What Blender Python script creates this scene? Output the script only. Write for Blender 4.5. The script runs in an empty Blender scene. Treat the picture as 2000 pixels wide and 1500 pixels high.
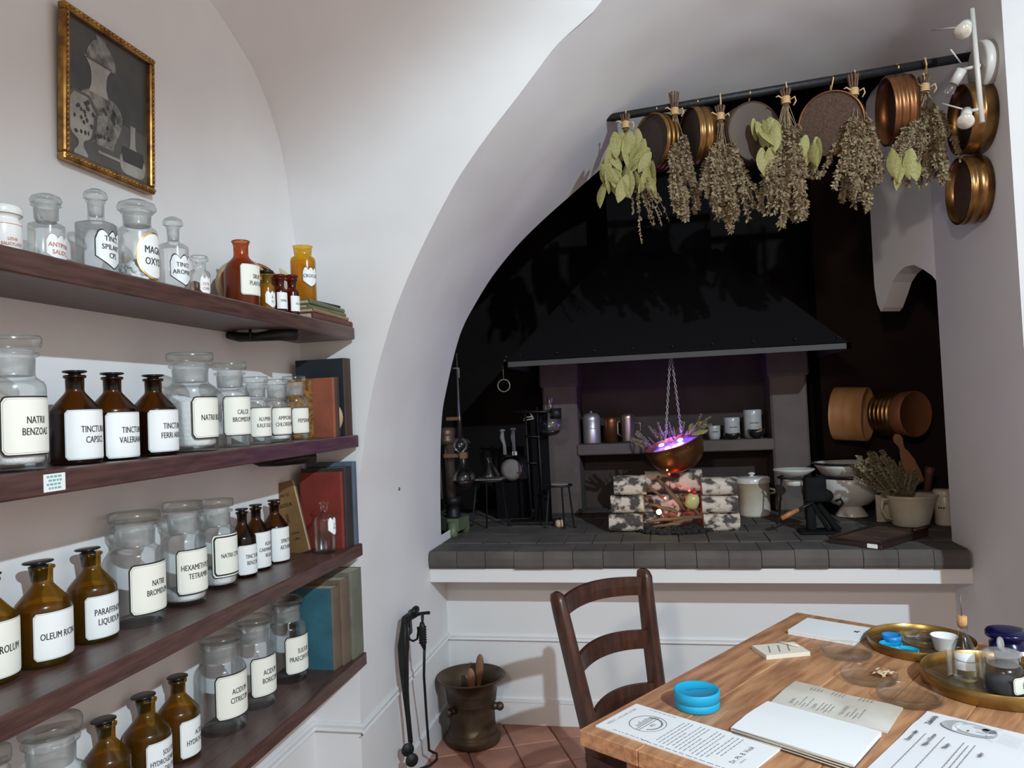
import bpy, bmesh, math, random
from mathutils import Vector, Matrix, noise
random.seed(7)
SC = bpy.context.scene
COL = SC.collection
# ---------------------------------------------------------------- camera
F = 1450.0
CAMZ = 1.5
v1 = Vector((290.0, 31.0, F))
Yc = v1.normalized()
Zc = v1.cross(Vector((1.0, -.044, 0.0))).normalized()
if Zc.y > 0:
    Zc = -Zc
Xc = Yc.cross(-Zc).normalized()
if Xc.x < 0:
    Xc = -Xc
ORG = Vector((0, 0, CAMZ))
def ray(px, py):
    c = Vector((px-1000, py-750, F))
    return Vector((Xc.dot(c), Yc.dot(c), Zc.dot(c)))
def onx(px, py, x):
    d = ray(px, py); return ORG + d*(x/d.x)
def ony(px, py, y):
    d = ray(px, py); return ORG + d*(y/d.y)
def onz(px, py, z):
    d = ray(px, py); return ORG + d*((z-CAMZ)/d.z)
def tocam(P):
    q = P-ORG
    return Xc*q.x + Yc*q.y + Zc*q.z          # camera x right, y down, z forward
def proj(P):
    c = tocam(P); return 1000+c.x/c.z*F, 750+c.y/c.z*F
def mpp(P):
    return tocam(P).z/F
cam_d = bpy.data.cameras.new('camera')
cam_d.sensor_fit = 'HORIZONTAL'; cam_d.sensor_width = 36
cam_d.lens = F/2000*36; cam_d.clip_start = .05
cam = bpy.data.objects.new('camera', cam_d); COL.objects.link(cam)
r_ = Vector((Xc.x, Yc.x, Zc.x)); d_ = Vector((Xc.y, Yc.y, Zc.y)); f_ = Vector((Xc.z, Yc.z, Zc.z))
cm = Matrix.Identity(4)
for i in range(3):
    cm[i][0] = r_[i]; cm[i][1] = -d_[i]; cm[i][2] = -f_[i]; cm[i][3] = ORG[i]
cam.matrix_world = cm
SC.camera = cam
# ---------------------------------------------------------------- world, lights, exposure
SC.view_settings.view_transform = 'Standard'; SC.view_settings.look = 'None'
SC.view_settings.gamma = 1; SC.view_settings.use_curve_mapping = False
SC.view_settings.exposure = 0.10
W = bpy.data.worlds.new('room_light'); SC.world = W; W.use_nodes = True
W.node_tree.nodes['Background'].inputs[0].default_value = (1.0, .81, .68, 1)
W.node_tree.nodes['Background'].inputs[1].default_value = .88
LP = Vector((1.98, -1.02, 3.3))
def lamp(name, kind, loc, energy, color, size=.02):
    l = bpy.data.lights.new(name, kind); l.energy = energy; l.color = color
    if kind != 'AREA': l.shadow_soft_size = size
    o = bpy.data.objects.new(name, l); COL.objects.link(o); o.location = loc
    return o
key = lamp('ceiling_spot_light', 'SPOT', LP, 650, (.72, .90, 1.0), .035)
key.data.spot_size = math.radians(179.6); key.data.spot_blend = .12
KN = Vector((.4819, .3222, -.8148))
key.rotation_euler = KN.to_track_quat('-Z', 'Y').to_euler()
hearth_fill = lamp('hearth_fill_light', 'SPOT', (-.45, -1.2, 2.45), 125, (1.0, .88, .78), .10)  # added fill light that brightens the hearth and right jamb
hearth_fill.data.spot_size = math.radians(56); hearth_fill.data.spot_blend = .7
hearth_fill.rotation_euler = (Vector((.95, 3.4, .95))-hearth_fill.location).to_track_quat('-Z', 'Y').to_euler()
SC.cycles.use_denoising = True
SC.cycles.max_bounces = 10; SC.cycles.transparent_max_bounces = 40
SC.cycles.transmission_bounces = 8; SC.cycles.glossy_bounces = 4; SC.cycles.diffuse_bounces = 4
SC.cycles.caustics_reflective = False; SC.cycles.caustics_refractive = False
SC.cycles.sample_clamp_indirect = 4
# ---------------------------------------------------------------- materials
def lin(c):
    return tuple(((v/255+.055)/1.055)**2.4 if v > 10 else v/255/12.92 for v in c)+(1,)
MATS = {}
def mat(name, col, rough=.6, metal=0., var=.0, scale=8., bump=0., bscale=60., col2=None, stretch=None, spec=.5, emit=None, es=0.):
    if name in MATS: return MATS[name]
    m = bpy.data.materials.new(name); m.use_nodes = True
    nt = m.node_tree; b = nt.nodes['Principled BSDF']
    c = lin(col) if max(col) > 1 else tuple(col)+(1,)
    b.inputs['Base Color'].default_value = c
    b.inputs['Roughness'].default_value = rough; b.inputs['Metallic'].default_value = metal
    b.inputs['Specular IOR Level'].default_value = spec
    if emit:
        b.inputs['Emission Color'].default_value = tuple(emit)+(1,); b.inputs['Emission Strength'].default_value = es
    if var or col2 or bump:
        tc = nt.nodes.new('ShaderNodeTexCoord'); mp = nt.nodes.new('ShaderNodeMapping')
        nt.links.new(tc.outputs['Object'], mp.inputs[0])
        if stretch: mp.inputs['Scale'].default_value = stretch
    if var or col2:
        n = nt.nodes.new('ShaderNodeTexNoise'); n.inputs['Scale'].default_value = scale; n.inputs['Detail'].default_value = 6
        nt.links.new(mp.outputs[0], n.inputs['Vector'])
        rp = nt.nodes.new('ShaderNodeValToRGB')
        c2 = (lin(col2) if max(col2) > 1 else tuple(col2)+(1,)) if col2 else tuple(v*(1-var) for v in c[:3])+(1,)
        rp.color_ramp.elements[0].color = c2; rp.color_ramp.elements[1].color = c
        rp.color_ramp.elements[0].position = .36; rp.color_ramp.elements[1].position = .62
        nt.links.new(n.outputs[0], rp.inputs[0]); nt.links.new(rp.outputs[0], b.inputs['Base Color'])
    if bump:
        n2 = nt.nodes.new('ShaderNodeTexNoise'); n2.inputs['Scale'].default_value = bscale; n2.inputs['Detail'].default_value = 5
        nt.links.new(mp.outputs[0], n2.inputs['Vector'])
        bp = nt.nodes.new('ShaderNodeBump'); bp.inputs['Strength'].default_value = bump; bp.inputs['Distance'].default_value = .01
        nt.links.new(n2.outputs[0], bp.inputs['Height']); nt.links.new(bp.outputs[0], b.inputs['Normal'])
    MATS[name] = m
    return m
def glass(name, tint, edge, body=None, bodyfac=0., rough=.22, fk=.9, pwr=3.5):
    """thin blown glass: tinted transparency that darkens towards the rim, plus a Fresnel sheen"""
    if name in MATS: return MATS[name]
    m = bpy.data.materials.new(name); m.use_nodes = True
    nt = m.node_tree; nt.nodes.clear()
    N = nt.nodes.new; Lk = nt.links.new
    out = N('ShaderNodeOutputMaterial'); lw = N('ShaderNodeLayerWeight'); lw.inputs[0].default_value = .35
    pw = N('ShaderNodeMath'); pw.operation = 'POWER'; pw.inputs[1].default_value = pwr
    Lk(lw.outputs['Facing'], pw.inputs[0])
    mx = N('ShaderNodeMix'); mx.data_type = 'RGBA'
    mx.inputs[6].default_value = tuple(tint)+(1,); mx.inputs[7].default_value = tuple(edge)+(1,)
    Lk(pw.outputs[0], mx.inputs[0])
    tr = N('ShaderNodeBsdfTransparent'); Lk(mx.outputs[2], tr.inputs[0])
    last = tr.outputs[0]
    if body:
        df = N('ShaderNodeBsdfDiffuse'); df.inputs[0].default_value = tuple(body)+(1,)
        tl = N('ShaderNodeBsdfTranslucent'); tl.inputs[0].default_value = tuple(body)+(1,)
        ad = N('ShaderNodeMixShader'); ad.inputs[0].default_value = .5; Lk(df.outputs[0], ad.inputs[1]); Lk(tl.outputs[0], ad.inputs[2])
        ms = N('ShaderNodeMixShader'); ms.inputs[0].default_value = bodyfac
        Lk(last, ms.inputs[1]); Lk(ad.outputs[0], ms.inputs[2]); last = ms.outputs[0]
    gl = N('ShaderNodeBsdfGlossy'); gl.inputs['Roughness'].default_value = rough
    fr = N('ShaderNodeFresnel'); fr.inputs[0].default_value = 1.45
    fm = N('ShaderNodeMath'); fm.operation = 'MULTIPLY'; fm.inputs[1].default_value = fk; Lk(fr.outputs[0], fm.inputs[0])
    fx = N('ShaderNodeMath'); fx.operation = 'MINIMUM'; fx.inputs[1].default_value = .45; Lk(fm.outputs[0], fx.inputs[0])
    m2 = N('ShaderNodeMixShader'); Lk(fx.outputs[0], m2.inputs[0]); Lk(last, m2.inputs[1]); Lk(gl.outputs[0], m2.inputs[2])
    Lk(m2.outputs[0], out.inputs[0])
    MATS[name] = m
    return m
PLASTER = mat('white_plaster', (.77, .765, .775), .75, var=.05, scale=3, bump=.12, bscale=9)
CEILM = mat('low_bounce_dark_paint', (.26, .235, .21), .85)  # unseen surfaces coloured dark to cut light bounced from above
PAINTW = mat('white_gloss_paint', (.71, .71, .72), .45, bump=.04, bscale=30)
SHELFW = mat('dark_stained_shelf_wood', (.095, .044, .036), .36, col2=(.052, .024, .020), scale=14, stretch=(6, .7, 6), bump=.1, bscale=40)
SOOT = mat('soot_black_paint', (.013, .0105, .0105), .9, var=.4, scale=2, spec=.1)
SOOTB = mat('dark_brown_wall_paint', (.024, .015, .013), .9, var=.3, scale=2, spec=.1)
GREYB = mat('grey_brown_painted_brick', (.105, .093, .088), .8, var=.3, scale=6, bump=.35, bscale=18, spec=.25)
PIERM = mat('grey_brown_pier_paint', (.115, .092, .085), .85, var=.15, scale=7, bump=.3, bscale=45, spec=.2)
NICHEM = mat('dark_niche_paint', (.060, .046, .043), .88, var=.2, scale=5, bump=.2, bscale=30, spec=.15)
IRON = mat('black_iron', (.010, .010, .011), .5, spec=.35, var=.4, scale=20, bump=.2, bscale=60)
IRONG = mat('dull_dark_iron', (.009, .009, .0095), .8, spec=.12, var=.4, scale=20)
STEEL = mat('dull_steel_strip', (.16, .15, .145), .5, .6)
RIMM = mat('hood_rim_paint', (.045, .042, .042), .7)
HOODM = mat('hood_black_paint', (.006, .0055, .0065), .9, spec=.08)
DIMGL = mat('dull_white_glaze', (.36, .36, .35), .25)
DULLWOOD = mat('dull_clamp_wood', (.16, .085, .04), .6)
TERRA = mat('terracotta_tile', (.42, .19, .135), .55, col2=(.30, .13, .09), scale=5, bump=.1, bscale=25)
GROUT = mat('floor_grout', (.27, .14, .105), .9)
TABLEW = mat('worn_pine_table_wood', (.55, .285, .145), .45, col2=(.31, .14, .066), scale=5, stretch=(9, 1.1, 9), bump=.15, bscale=14)
LEGW = mat('orange_brown_leg_wood', (.42, .17, .06), .45, var=.3, scale=6, stretch=(6, 6, .6))
CHAIRW = mat('dark_walnut_chair_wood', (.035, .014, .010), .32, col2=(.075, .026, .014), scale=9, stretch=(5, 5, 1.2))
GLASSC = glass('clear_glass', (.985, .99, .988), (.50, .56, .54))
GLASSI = glass('inner_glass_surface', (.993, .995, .994), (.80, .84, .82), fk=.25)
GLASSG = glass('thick_greenish_glass', (.955, .975, .965), (.30, .40, .36))
GLASSF = glass('frosted_ground_glass', (.97, .975, .975), (.85, .88, .88), (.97, .98, .98), .30, .3, .4)
GLASSA = glass('amber_glass', (.66, .42, .075), (.085, .04, .008), (.44, .26, .02), .13)
GLASSAD = glass('dark_amber_glass', (.36, .18, .05), (.03, .012, .005), (.12, .05, .008), .10)
GLASSR = glass('red_orange_glass', (.72, .26, .10), (.28, .05, .015), (.55, .13, .03), .25)
GLASSRD = glass('dark_red_glass', (.5, .15, .07), (.12, .02, .01), (.30, .05, .02), .25)
GLASSY = glass('yellow_glass', (.90, .62, .08), (.55, .30, .01), (.80, .50, .03), .28)
GLASSB = glass('cobalt_blue_glass', (.03, .035, .25), (.003, .003, .03), (.02, .02, .20), .4)
BLACKG = mat('black_bakelite', (.012, .011, .013), .25)
PORC = mat('white_porcelain', (.80, .80, .79), .22)
ENAMEL = mat('white_enamel', (.62, .61, .58), .25, var=.08, scale=5)
STONEW = mat('stained_stoneware', (.60, .57, .50), .35, col2=(.42, .34, .22), scale=4)
CREAM = mat('cream_paper', (.87, .86, .78), .55)
WHITEP = mat('white_label_paper', (.86, .88, .88), .5)
INK = mat('black_ink', (.012, .012, .012), .6)
INKG = mat('faded_grey_ink', (.22, .22, .24), .8)
INKR = mat('faded_red_ink', (.55, .18, .12), .7)
INKBR = mat('brown_ink', (.06, .032, .014), .8)
INKT = mat('teal_ink', (.2, .42, .42), .8)
GOLD = mat('gold_line', (.72, .45, .16), .3, .8)
GILT = mat('gilt_frame', (.50, .27, .07), .35, .75, col2=(.20, .09, .03), scale=30)
POWDER = mat('white_powder', (.86, .87, .88), .9, bump=.3, bscale=120)
BRASS = mat('aged_brass', (.36, .20, .065), .30, .9, col2=(.16, .075, .03), scale=9)
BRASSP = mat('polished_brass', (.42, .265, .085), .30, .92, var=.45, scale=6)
BRASSD = mat('brass_dark_reflection', (.20, .135, .075), .38, .7, var=.5, scale=5)  # darker brass, the reflection of dark walls put into the colour
COPPER = mat('aged_copper', (.30, .135, .055), .38, .85, col2=(.17, .07, .03), scale=8)
BRONZE = mat('dark_bronze', (.105, .070, .042), .42, .6, col2=(.05, .034, .022), scale=7, bump=.15, bscale=18)
MESHM = mat('brown_sieve_mesh', (.085, .043, .026), .8, var=.5, scale=140)
MESHD = mat('dark_sieve_mesh', (.055, .035, .028), .7, var=.4, scale=120)
SPLINT = mat('pale_bent_wood', (.52, .26, .105), .5, var=.2, scale=5, stretch=(1, 1, 6))
LIGHTW = mat('pale_turned_wood', (.50, .33, .18), .5, var=.25, scale=6)
SPOONW = mat('wooden_spoon_wood', (.27, .13, .065), .55, var=.25, scale=8)
TWIG = mat('dry_twig', (.16, .09, .05), .8, var=.4, scale=15)
RAFFIA = mat('raffia_tie', (.60, .40, .20), .8, var=.2, scale=40)
HERB = mat('dried_grey_brown_herb', (.30, .225, .13), .9, col2=(.16, .12, .072), scale=30)
HERBP = mat('pale_dried_herb', (.27, .225, .135), .9, col2=(.14, .115, .065), scale=30)
LEAFM = mat('dried_olive_leaf', (.30, .285, .095), .65, col2=(.20, .17, .065), scale=25)
BARK = mat('birch_bark', (.56, .48, .41), .8, col2=(.055, .045, .04), scale=20, stretch=(1, .8, 1.3), bump=.5, bscale=40)
for nd in list(BARK.node_tree.nodes):
    if nd.type == 'VALTORGB': nd.color_ramp.elements[0].position = .44; nd.color_ramp.elements[1].position = .55
    if nd.type == 'MAPPING':
        oi = BARK.node_tree.nodes.new('ShaderNodeObjectInfo'); mm = BARK.node_tree.nodes.new('ShaderNodeMath'); mm.operation = 'MULTIPLY'; mm.inputs[1].default_value = 37.0
        BARK.node_tree.links.new(oi.outputs['Random'], mm.inputs[0]); BARK.node_tree.links.new(mm.outputs[0], nd.inputs['Location'])
BARKE = mat('birch_end_grain', (.45, .32, .22), .8, var=.4, scale=20)
CHAR = mat('black_charcoal', (.012, .011, .011), .9, bump=.6, bscale=50)
ALU = mat('dull_aluminium', (.40, .39, .40), .38, .7, var=.1, scale=6)
TIN = mat('tarnished_tin', (.40, .32, .27), .3, .85)
BLUEP = mat('bright_blue_plastic', (.008, .36, .62), .45)
BLUEP2 = mat('bright_blue_paint', (.006, .20, .52), .4)
PAGE = mat('aged_page_edges', (.58, .48, .36), .8, var=.25, scale=60, stretch=(1, 12, 1))
PAPER = mat('white_paper', (.80, .82, .85), .7)
OLDP = mat('old_greyish_page', (.66, .64, .59), .8, col2=(.50, .45, .38), scale=5)
GREENM = mat('green_enamel_base', (.10, .125, .075), .45)
CORK = mat('cork', (.62, .34, .14), .8, var=.3, scale=60)
WHITEMET = mat('white_painted_metal', (.50, .475, .45), .4)
LAMPGL = mat('unlit_lamp_lens', (.62, .58, .50), .12, .3)
# ---------------------------------------------------------------- mesh builder
class MB:
    def __init__(s): s.v = []; s.f = []; s.m = []; s.sm = []
    def add(s, vs, fs, mi=0, smooth=False, M=None):
        o = len(s.v)
        for p in vs:
            p = Vector(p); s.v.append(M @ p if M else p)
        for f in fs:
            s.f.append([o+i for i in f]); s.m.append(mi); s.sm.append(smooth)
        return s
    def box(s, lo, hi, mi=0, M=None, bev=0):
        x0, y0, z0 = lo; x1, y1, z1 = hi
        if bev:
            b = bev; vs = []
            for z, k in ((z0, 1), (z0+b, 0), (z1-b, 0), (z1, 1)):
                i = b if k else 0
                vs += [(x0+i+b*(1-k), y0+i, z), (x1-i-b*(1-k), y0+i, z), (x1-i, y0+i+b*(1-k), z), (x1-i, y1-i-b*(1-k), z),
                       (x1-i-b*(1-k), y1-i, z), (x0+i+b*(1-k), y1-i, z), (x0+i, y1-i-b*(1-k), z), (x0+i, y0+i+b*(1-k), z)]
            fs = [list(range(7, -1, -1)), list(range(24, 32))]
            for r in range(3):
                for j in range(8):
                    k = (j+1) % 8; fs.append([r*8+j, r*8+k, r*8+8+k, r*8+8+j])
            return s.add(vs, fs, mi, False, M)
        vs = [(x0, y0, z0), (x1, y0, z0), (x1, y1, z0), (x0, y1, z0), (x0, y0, z1), (x1, y0, z1), (x1, y1, z1), (x0, y1, z1)]
        return s.add(vs, [(3, 2, 1, 0), (4, 5, 6, 7), (0, 1, 5, 4), (1, 2, 6, 5), (2, 3, 7, 6), (3, 0, 4, 7)], mi, False, M)
    def lathe(s, prof, n=40, sec=None, mi=0, M=None, smooth=True, a0=0, a1=2*math.pi):
        vs = []; fs = []; full = abs(a1-a0-2*math.pi) < 1e-6; cols = n if full else n+1
        for r, z in prof:
            for j in range(cols):
                a = a0+(a1-a0)*j/n; k = sec(a) if sec else 1
                vs.append((r*k*math.cos(a), r*k*math.sin(a), z))
        for i in range(len(prof)-1):
            for j in range(n):
                k = (j+1) % cols
                if prof[i][0] < 1e-7 and prof[i+1][0] < 1e-7: continue
                fs.append([i*cols+j, i*cols+k, (i+1)*cols+k, (i+1)*cols+j])
        return s.add(vs, fs, mi, smooth, M)
    def tube(s, pts, r, n=8, mi=0, M=None, cap=True, flat=1.0):
        pts = [Vector(p) for p in pts]; rs = r if isinstance(r, (list, tuple)) else [r]*len(pts)
        vs = []; fs = []; up = None
        for i, p in enumerate(pts):
            t = (pts[min(i+1, len(pts)-1)]-pts[max(i-1, 0)]).normalized()
            if up is None:
                up = Vector((0, 0, 1)) if abs(t.z) < .9 else Vector((1, 0, 0))
            a = t.cross(up).normalized(); b = a.cross(t).normalized(); up = b
            for j in range(n):
                q = 2*math.pi*j/n
                vs.append(p+(a*math.cos(q)+b*math.sin(q)*flat)*rs[i])
        for i in range(len(pts)-1):
            for j in range(n):
                k = (j+1) % n; fs.append([i*n+j, i*n+k, i*n+n+k, i*n+n+j])
        s.add(vs, fs, mi, True, M)
        if cap:
            o = len(s.v)-len(vs); L = len(pts)
            s.f.append([o+j for j in range(n-1, -1, -1)]); s.m.append(mi); s.sm.append(False)
            s.f.append([o+(L-1)*n+j for j in range(n)]); s.m.append(mi); s.sm.append(False)
        return s
    def ball(s, c, r, mi=0, n=12, sc=(1, 1, 1), M=None):
        vs = []; fs = []; h = max(4, n//2)
        for i in range(h+1):
            t = math.pi*i/h
            for j in range(n):
                a = 2*math.pi*j/n
                vs.append((c[0]+r*sc[0]*math.sin(t)*math.cos(a), c[1]+r*sc[1]*math.sin(t)*math.sin(a), c[2]+r*sc[2]*math.cos(t)))
        for i in range(h):
            for j in range(n):
                k = (j+1) % n; fs.append([i*n+j, i*n+n+j, i*n+n+k, i*n+k])
        return s.add(vs, fs, mi, True, M)
    def prism(s, poly, lo, hi, axis='z', mi=0, M=None):
        n = len(poly); vs = []
        for h in (lo, hi):
            for a, b in poly:
                vs.append({'z': (a, b, h), 'y': (a, h, b), 'x': (h, a, b)}[axis])
        fs = [list(range(n-1, -1, -1)), list(range(n, 2*n))]
        for j in range(n):
            k = (j+1) % n; fs.append([j, k, n+k, n+j])
        return s.add(vs, fs, mi, False, M)
    def grid(s, rows, mi=0, smooth=True, M=None):
        n = len(rows[0]); vs = [p for r in rows for p in r]
        fs = [[i*n+j, i*n+j+1, i*n+n+j+1, i*n+n+j] for i in range(len(rows)-1) for j in range(n-1)]
        return s.add(vs, fs, mi, smooth, M)
    def mesh(s, name, mats):
        me = bpy.data.meshes.new(name); me.from_pydata([tuple(p) for p in s.v], [], s.f)
        for m in (mats if isinstance(mats, (list, tuple)) else [mats]): me.materials.append(m)
        me.polygons.foreach_set('material_index', s.m); me.polygons.foreach_set('use_smooth', s.sm)
        me.update()
        bm = bmesh.new(); bm.from_mesh(me); bmesh.ops.recalc_face_normals(bm, faces=bm.faces); bm.to_mesh(me); bm.free()
        return me
    def build(s, name, mats, parent=None, loc=None, M=None):
        return link(name, s.mesh(name, mats), parent, loc, M)
def link(name, me, parent=None, loc=None, M=None):
    o = bpy.data.objects.new(name, me); COL.objects.link(o)
    if parent: o.parent = parent
    if loc: o.location = loc
    if M: o.matrix_local = M
    return o
def tag(o, label=None, cat=None, group=None, kind=None):
    if label: o['label'] = label
    if cat: o['category'] = cat
    if group: o['group'] = group
    if kind: o['kind'] = kind
    return o
def thing(name, label, cat, loc=(0, 0, 0), rz=0, group=None, M=None):
    o = bpy.data.objects.new(name, None); COL.objects.link(o); o.empty_display_size = .02
    if M: o.matrix_world = M
    else: o.location = loc; o.rotation_euler = (0, 0, rz)
    return tag(o, label, cat, group)
def struct(name, b, m, parent=None):
    o = b.build(name, m, parent)
    if not parent: o['kind'] = 'structure'
    return o
def frame(origin, z, x=None):
    """matrix with local z along the vector z and local x near x"""
    z = Vector(z).normalized(); x = Vector(x) if x else (Vector((0, 0, 1)) if abs(z.z) < .95 else Vector((1, 0, 0)))
    y = z.cross(x).normalized(); x = y.cross(z).normalized()
    M = Matrix.Identity(4)
    for i in range(3): M[i][0] = x[i]; M[i][1] = y[i]; M[i][2] = z[i]; M[i][3] = origin[i]
    return M
# ---------------------------------------------------------------- lettering
_txt = {}
def glyphs(s, size, cond=.66, bold=.012, align='CENTER'):
    vs, fs = glyphs1(s, size, cond, 0, align)
    if bold <= 0: return vs, fs
    n = len(vs); d = bold*1.1*size
    return [(x-d, y) for x, y in vs]+[(x+d, y) for x, y in vs], list(fs)+[tuple(i+n for i in f) for f in fs]
def glyphs1(s, size, cond=.66, bold=.012, align='CENTER'):
    key_ = (s, cond, bold, align)
    if key_ not in _txt:
        c = bpy.data.curves.new('lettering', 'FONT'); c.body = s; c.size = 1; c.align_x = align
        c.resolution_u = 2; c.offset = bold; c.fill_mode = 'FRONT'
        o = bpy.data.objects.new('lettering', c); me = bpy.data.meshes.new_from_object(o)
        _txt[key_] = ([(v.co.x*cond, v.co.y) for v in me.vertices], [tuple(p.vertices) for p in me.polygons])
        bpy.data.objects.remove(o); bpy.data.curves.remove(c); bpy.data.meshes.remove(me)
    vs, fs = _txt[key_]
    return [(x*size, y*size) for x, y in vs], fs
def flat_text(b, s, size, M, mi=0, cond=.66, bold=.012, align='CENTER'):
    vs, fs = glyphs(s, size, cond, bold, align)
    return b.add([(x, y, 0) for x, y in vs], fs, mi, False, M)
# ================================================================ ROOM SHELL
XW, XJ, XR = -1.235, -1.06, 1.17       # shelf wall, left jamb, right jamb
YA, YI, YB = 2.415, 3.43, 3.48         # arch face, inner arch edge, low back wall
ZH = .86                               # hearth top
# floor: mortar bed with separate terracotta tiles near the mortar and chair
b = MB(); b.box((-1.4, -1.6, -.06), (2.6, 4.7, -.008))
floor = struct('floor', b, GROUT)
tb = MB(); tb.box((-.098, -.098, -.008), (.098, .098, 0), bev=.003); tme = tb.mesh('tile', TERRA)
ca, sa = math.cos(.42), math.sin(.42)
for i in range(-9, 10):
    for j in range(-2, 16):
        x = -.35+(i*ca-j*sa)*.202; y = 2.2+(i*sa+j*ca)*.202
        if -1.18 < x < .75 and 2.05 < y < 3.58:
            link('tile', tme, floor, (x, y, random.uniform(-.0012, .0006)), None).rotation_euler = (0, 0, .42)
# left wall with the curved top where the vault folds in
fold = [(2.415, 2.09), (2.385, 2.19), (2.365, 2.32), (2.325, 2.437), (2.248, 2.549), (2.158, 2.63), (2.05, 2.682), (1.916, 2.735), (1.80, 2.83), (1.71, 3.0), (1.66, 3.3), (1.65, 3.65)]
poly = [(-1.6, -.05), (2.5, -.05), (2.5, 2.05)]+fold+[(-1.6, 3.65)]
b = MB(); b.prism(poly, XW-.1, XW, 'x'); struct('wall_left', b, PLASTER)
# arch face, vault fold: ruled between the fold and the arch rim; the soffit shares that rim
low = [(XJ, YA, -.05), (XJ, YA, .45), (XJ, YA, .9), (-1.045, YA, 1.2), (-1.019, YA, 1.335), (-.999, YA, 1.458), (-.975, YA, 1.56), (-.95, YA, 1.65), (-.917, YA, 1.745), (-.881, YA, 1.84), (-.833, YA, 1.944), (-.78, YA, 2.044)]
rim = [(-.78, 2.415, 2.044), (-.736, 2.415, 2.12), (-.684, 2.415, 2.205), (-.625, 2.415, 2.293), (-.53, 2.415, 2.41), (-.42, 2.415, 2.531), (-.35, 2.415, 2.61), (-.274, 2.415, 2.693), (-.125, 2.42, 2.816), (.05, 2.45, 2.93), (.28, 2.51, 3.02), (.55, 2.57, 3.06), (.85, 2.63, 3.05), (1.18, 2.70, 2.93)]
rim2 = rim[:9]+[(-.125, 2.42, 2.93), (-.125, 2.42, 3.1), (-.125, 2.42, 3.35), (-.125, 2.42, 3.65)]
foldx = [(2.415, 2.044)]+fold
def fine(pts, k=4):
    pts = [Vector(p) for p in pts]; out = []; n = len(pts)
    for i in range(n-1):
        a, b_, c, d = pts[max(i-1, 0)], pts[i], pts[i+1], pts[min(i+2, n-1)]
        for q in range(k):
            t = q/k; t2 = t*t; t3 = t2*t
            out.append(.5*((2*b_)+(c-a)*t+(2*a-5*b_+4*c-d)*t2+(3*b_-a-3*c+d)*t3))
    return out+[pts[-1]]
lowd = fine(low); rimd = fine(rim); rim2d = fine(rim2); foldd = fine([(0, y, z) for y, z in foldx])
b = MB()
b.grid([[Vector((XW-.02+(p.x-XW+.02)*k/4, YA, p.z)) for p in lowd] for k in range(5)])
rows = []
for k in range(13):
    t = k/12; row = []
    for f, r in zip(foldd, rim2d):
        p = Vector((XW-.004, f.y, f.z)).lerp(r, t)
        p.z += .05*math.sin(math.pi*t)*max(0, min(1, (f.z-2.3)*2.5))*max(0, min(1, (3.5-f.z)))
        row.append(p)
    rows.append(row)
b.grid(rows)
iR = 8*4
b.grid([[p for p in rimd[iR:]], [Vector((p.x, p.y, 3.66)) for p in rimd[iR:]]])
struct('wall_arch', b, PLASTER)
OUT = lowd[8:]+rimd[1:]+[Vector((1.178, 2.70, 2.82)), Vector((XR, 2.70, 2.7))]
INN = [(XJ, YI, .86), (-1.055, YI, 1.1), (-1.036, YI, 1.426), (-1.003, YI, 1.597), (-.926, YI, 1.851), (-.838, YI, 2.004), (-.745, YI, 2.132), (-.628, YI, 2.257), (-.5, YI, 2.367), (-.35, YI, 2.481), (-.214, YI, 2.584), (-.08, YI, 2.69), (.088, YI, 2.77), (.3, YI, 2.83), (.6, YI, 2.87), (.9, YI, 2.88), (1.08, YI, 2.87), (1.165, YI, 2.80), (XR, YI, 2.7)]
def resample(pts, fr):
    pts = [Vector(p) for p in pts]; d = [0]
    for a, c in zip(pts, pts[1:]): d.append(d[-1]+(c-a).length)
    out = []
    for f in fr:
        s = d[-1]*f; k = 0
        while k < len(d)-2 and d[k+1] < s: k += 1
        out.append(pts[k].lerp(pts[k+1], (s-d[k])/max(1e-9, d[k+1]-d[k])))
    return out
acc = [0]
for p, q in zip(OUT, OUT[1:]): acc.append(acc[-1]+(q-p).length)
ri = resample(fine(INN), [v/acc[-1] for v in acc])
b = MB()
b.grid([[(XJ, YA, z) for z in (-.05, .3, .6, .9)], [(XJ, 3.6, z) for z in (-.05, .3, .6, .9)]])
rows = []
for k in range(13):
    t = k/12
    rows.append([o.lerp(i, t)+Vector((0, 0, .010*math.sin(math.pi*t)*noise.noise((o.lerp(i, t))*5))) for o, i in zip(OUT, ri)])
b.grid(rows)
struct('wall_arch_soffit', b, PLASTER)
# right jamb and pier face
b = MB()
b.prism([(2.70, -.05), (2.70, 2.72), (YI, 2.72), (YI, -.05)], XR, XR+.03, 'x')
b.prism([(XR, 2.70), (2.5, 1.78), (2.5, 2.78), (XR+.004, 2.74)], -.05, 3.66, 'z')
b.box((XR, YI-.001, -.05), (XR+.4, YI+.03, .2))
struct('wall_right', b, PLASTER)
# plaster flap that closes the right of the fire chamber, with a little arched gap under it
b = MB()
pts = [(1053, 2.90), (1000, 2.83), (960, 2.79), (936, 2.749), (924, 2.60), (917, 2.448), (927, 2.257), (926, 2.10), (926, 1.946), (934, 1.87), (945, 1.838), (958, 1.855), (979, 1.909), (997, 1.96), (1019, 1.994), (1050, 2.022), (1087, 2.028), (1125, 2.003), (1155, 1.977), (1172, 1.95), (1180, 2.4), (1180, 2.9)]
fl = []
for x, zz in pts:
    k_ = 2.0755/(min(x/1000, XR)+.9055)
    fl.append(Vector((x/1000*k_, YI*k_, 1.5+(zz-1.5)*k_)))
nF = len(fl)
b.add(fl+[p+Vector((.10, .05, 0)) for p in fl], [list(range(nF))]+[[j, (j+1) % nF, nF+(j+1) % nF, nF+j] for j in range(nF)])
struct('wall_flap', b, PLASTER)
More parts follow.
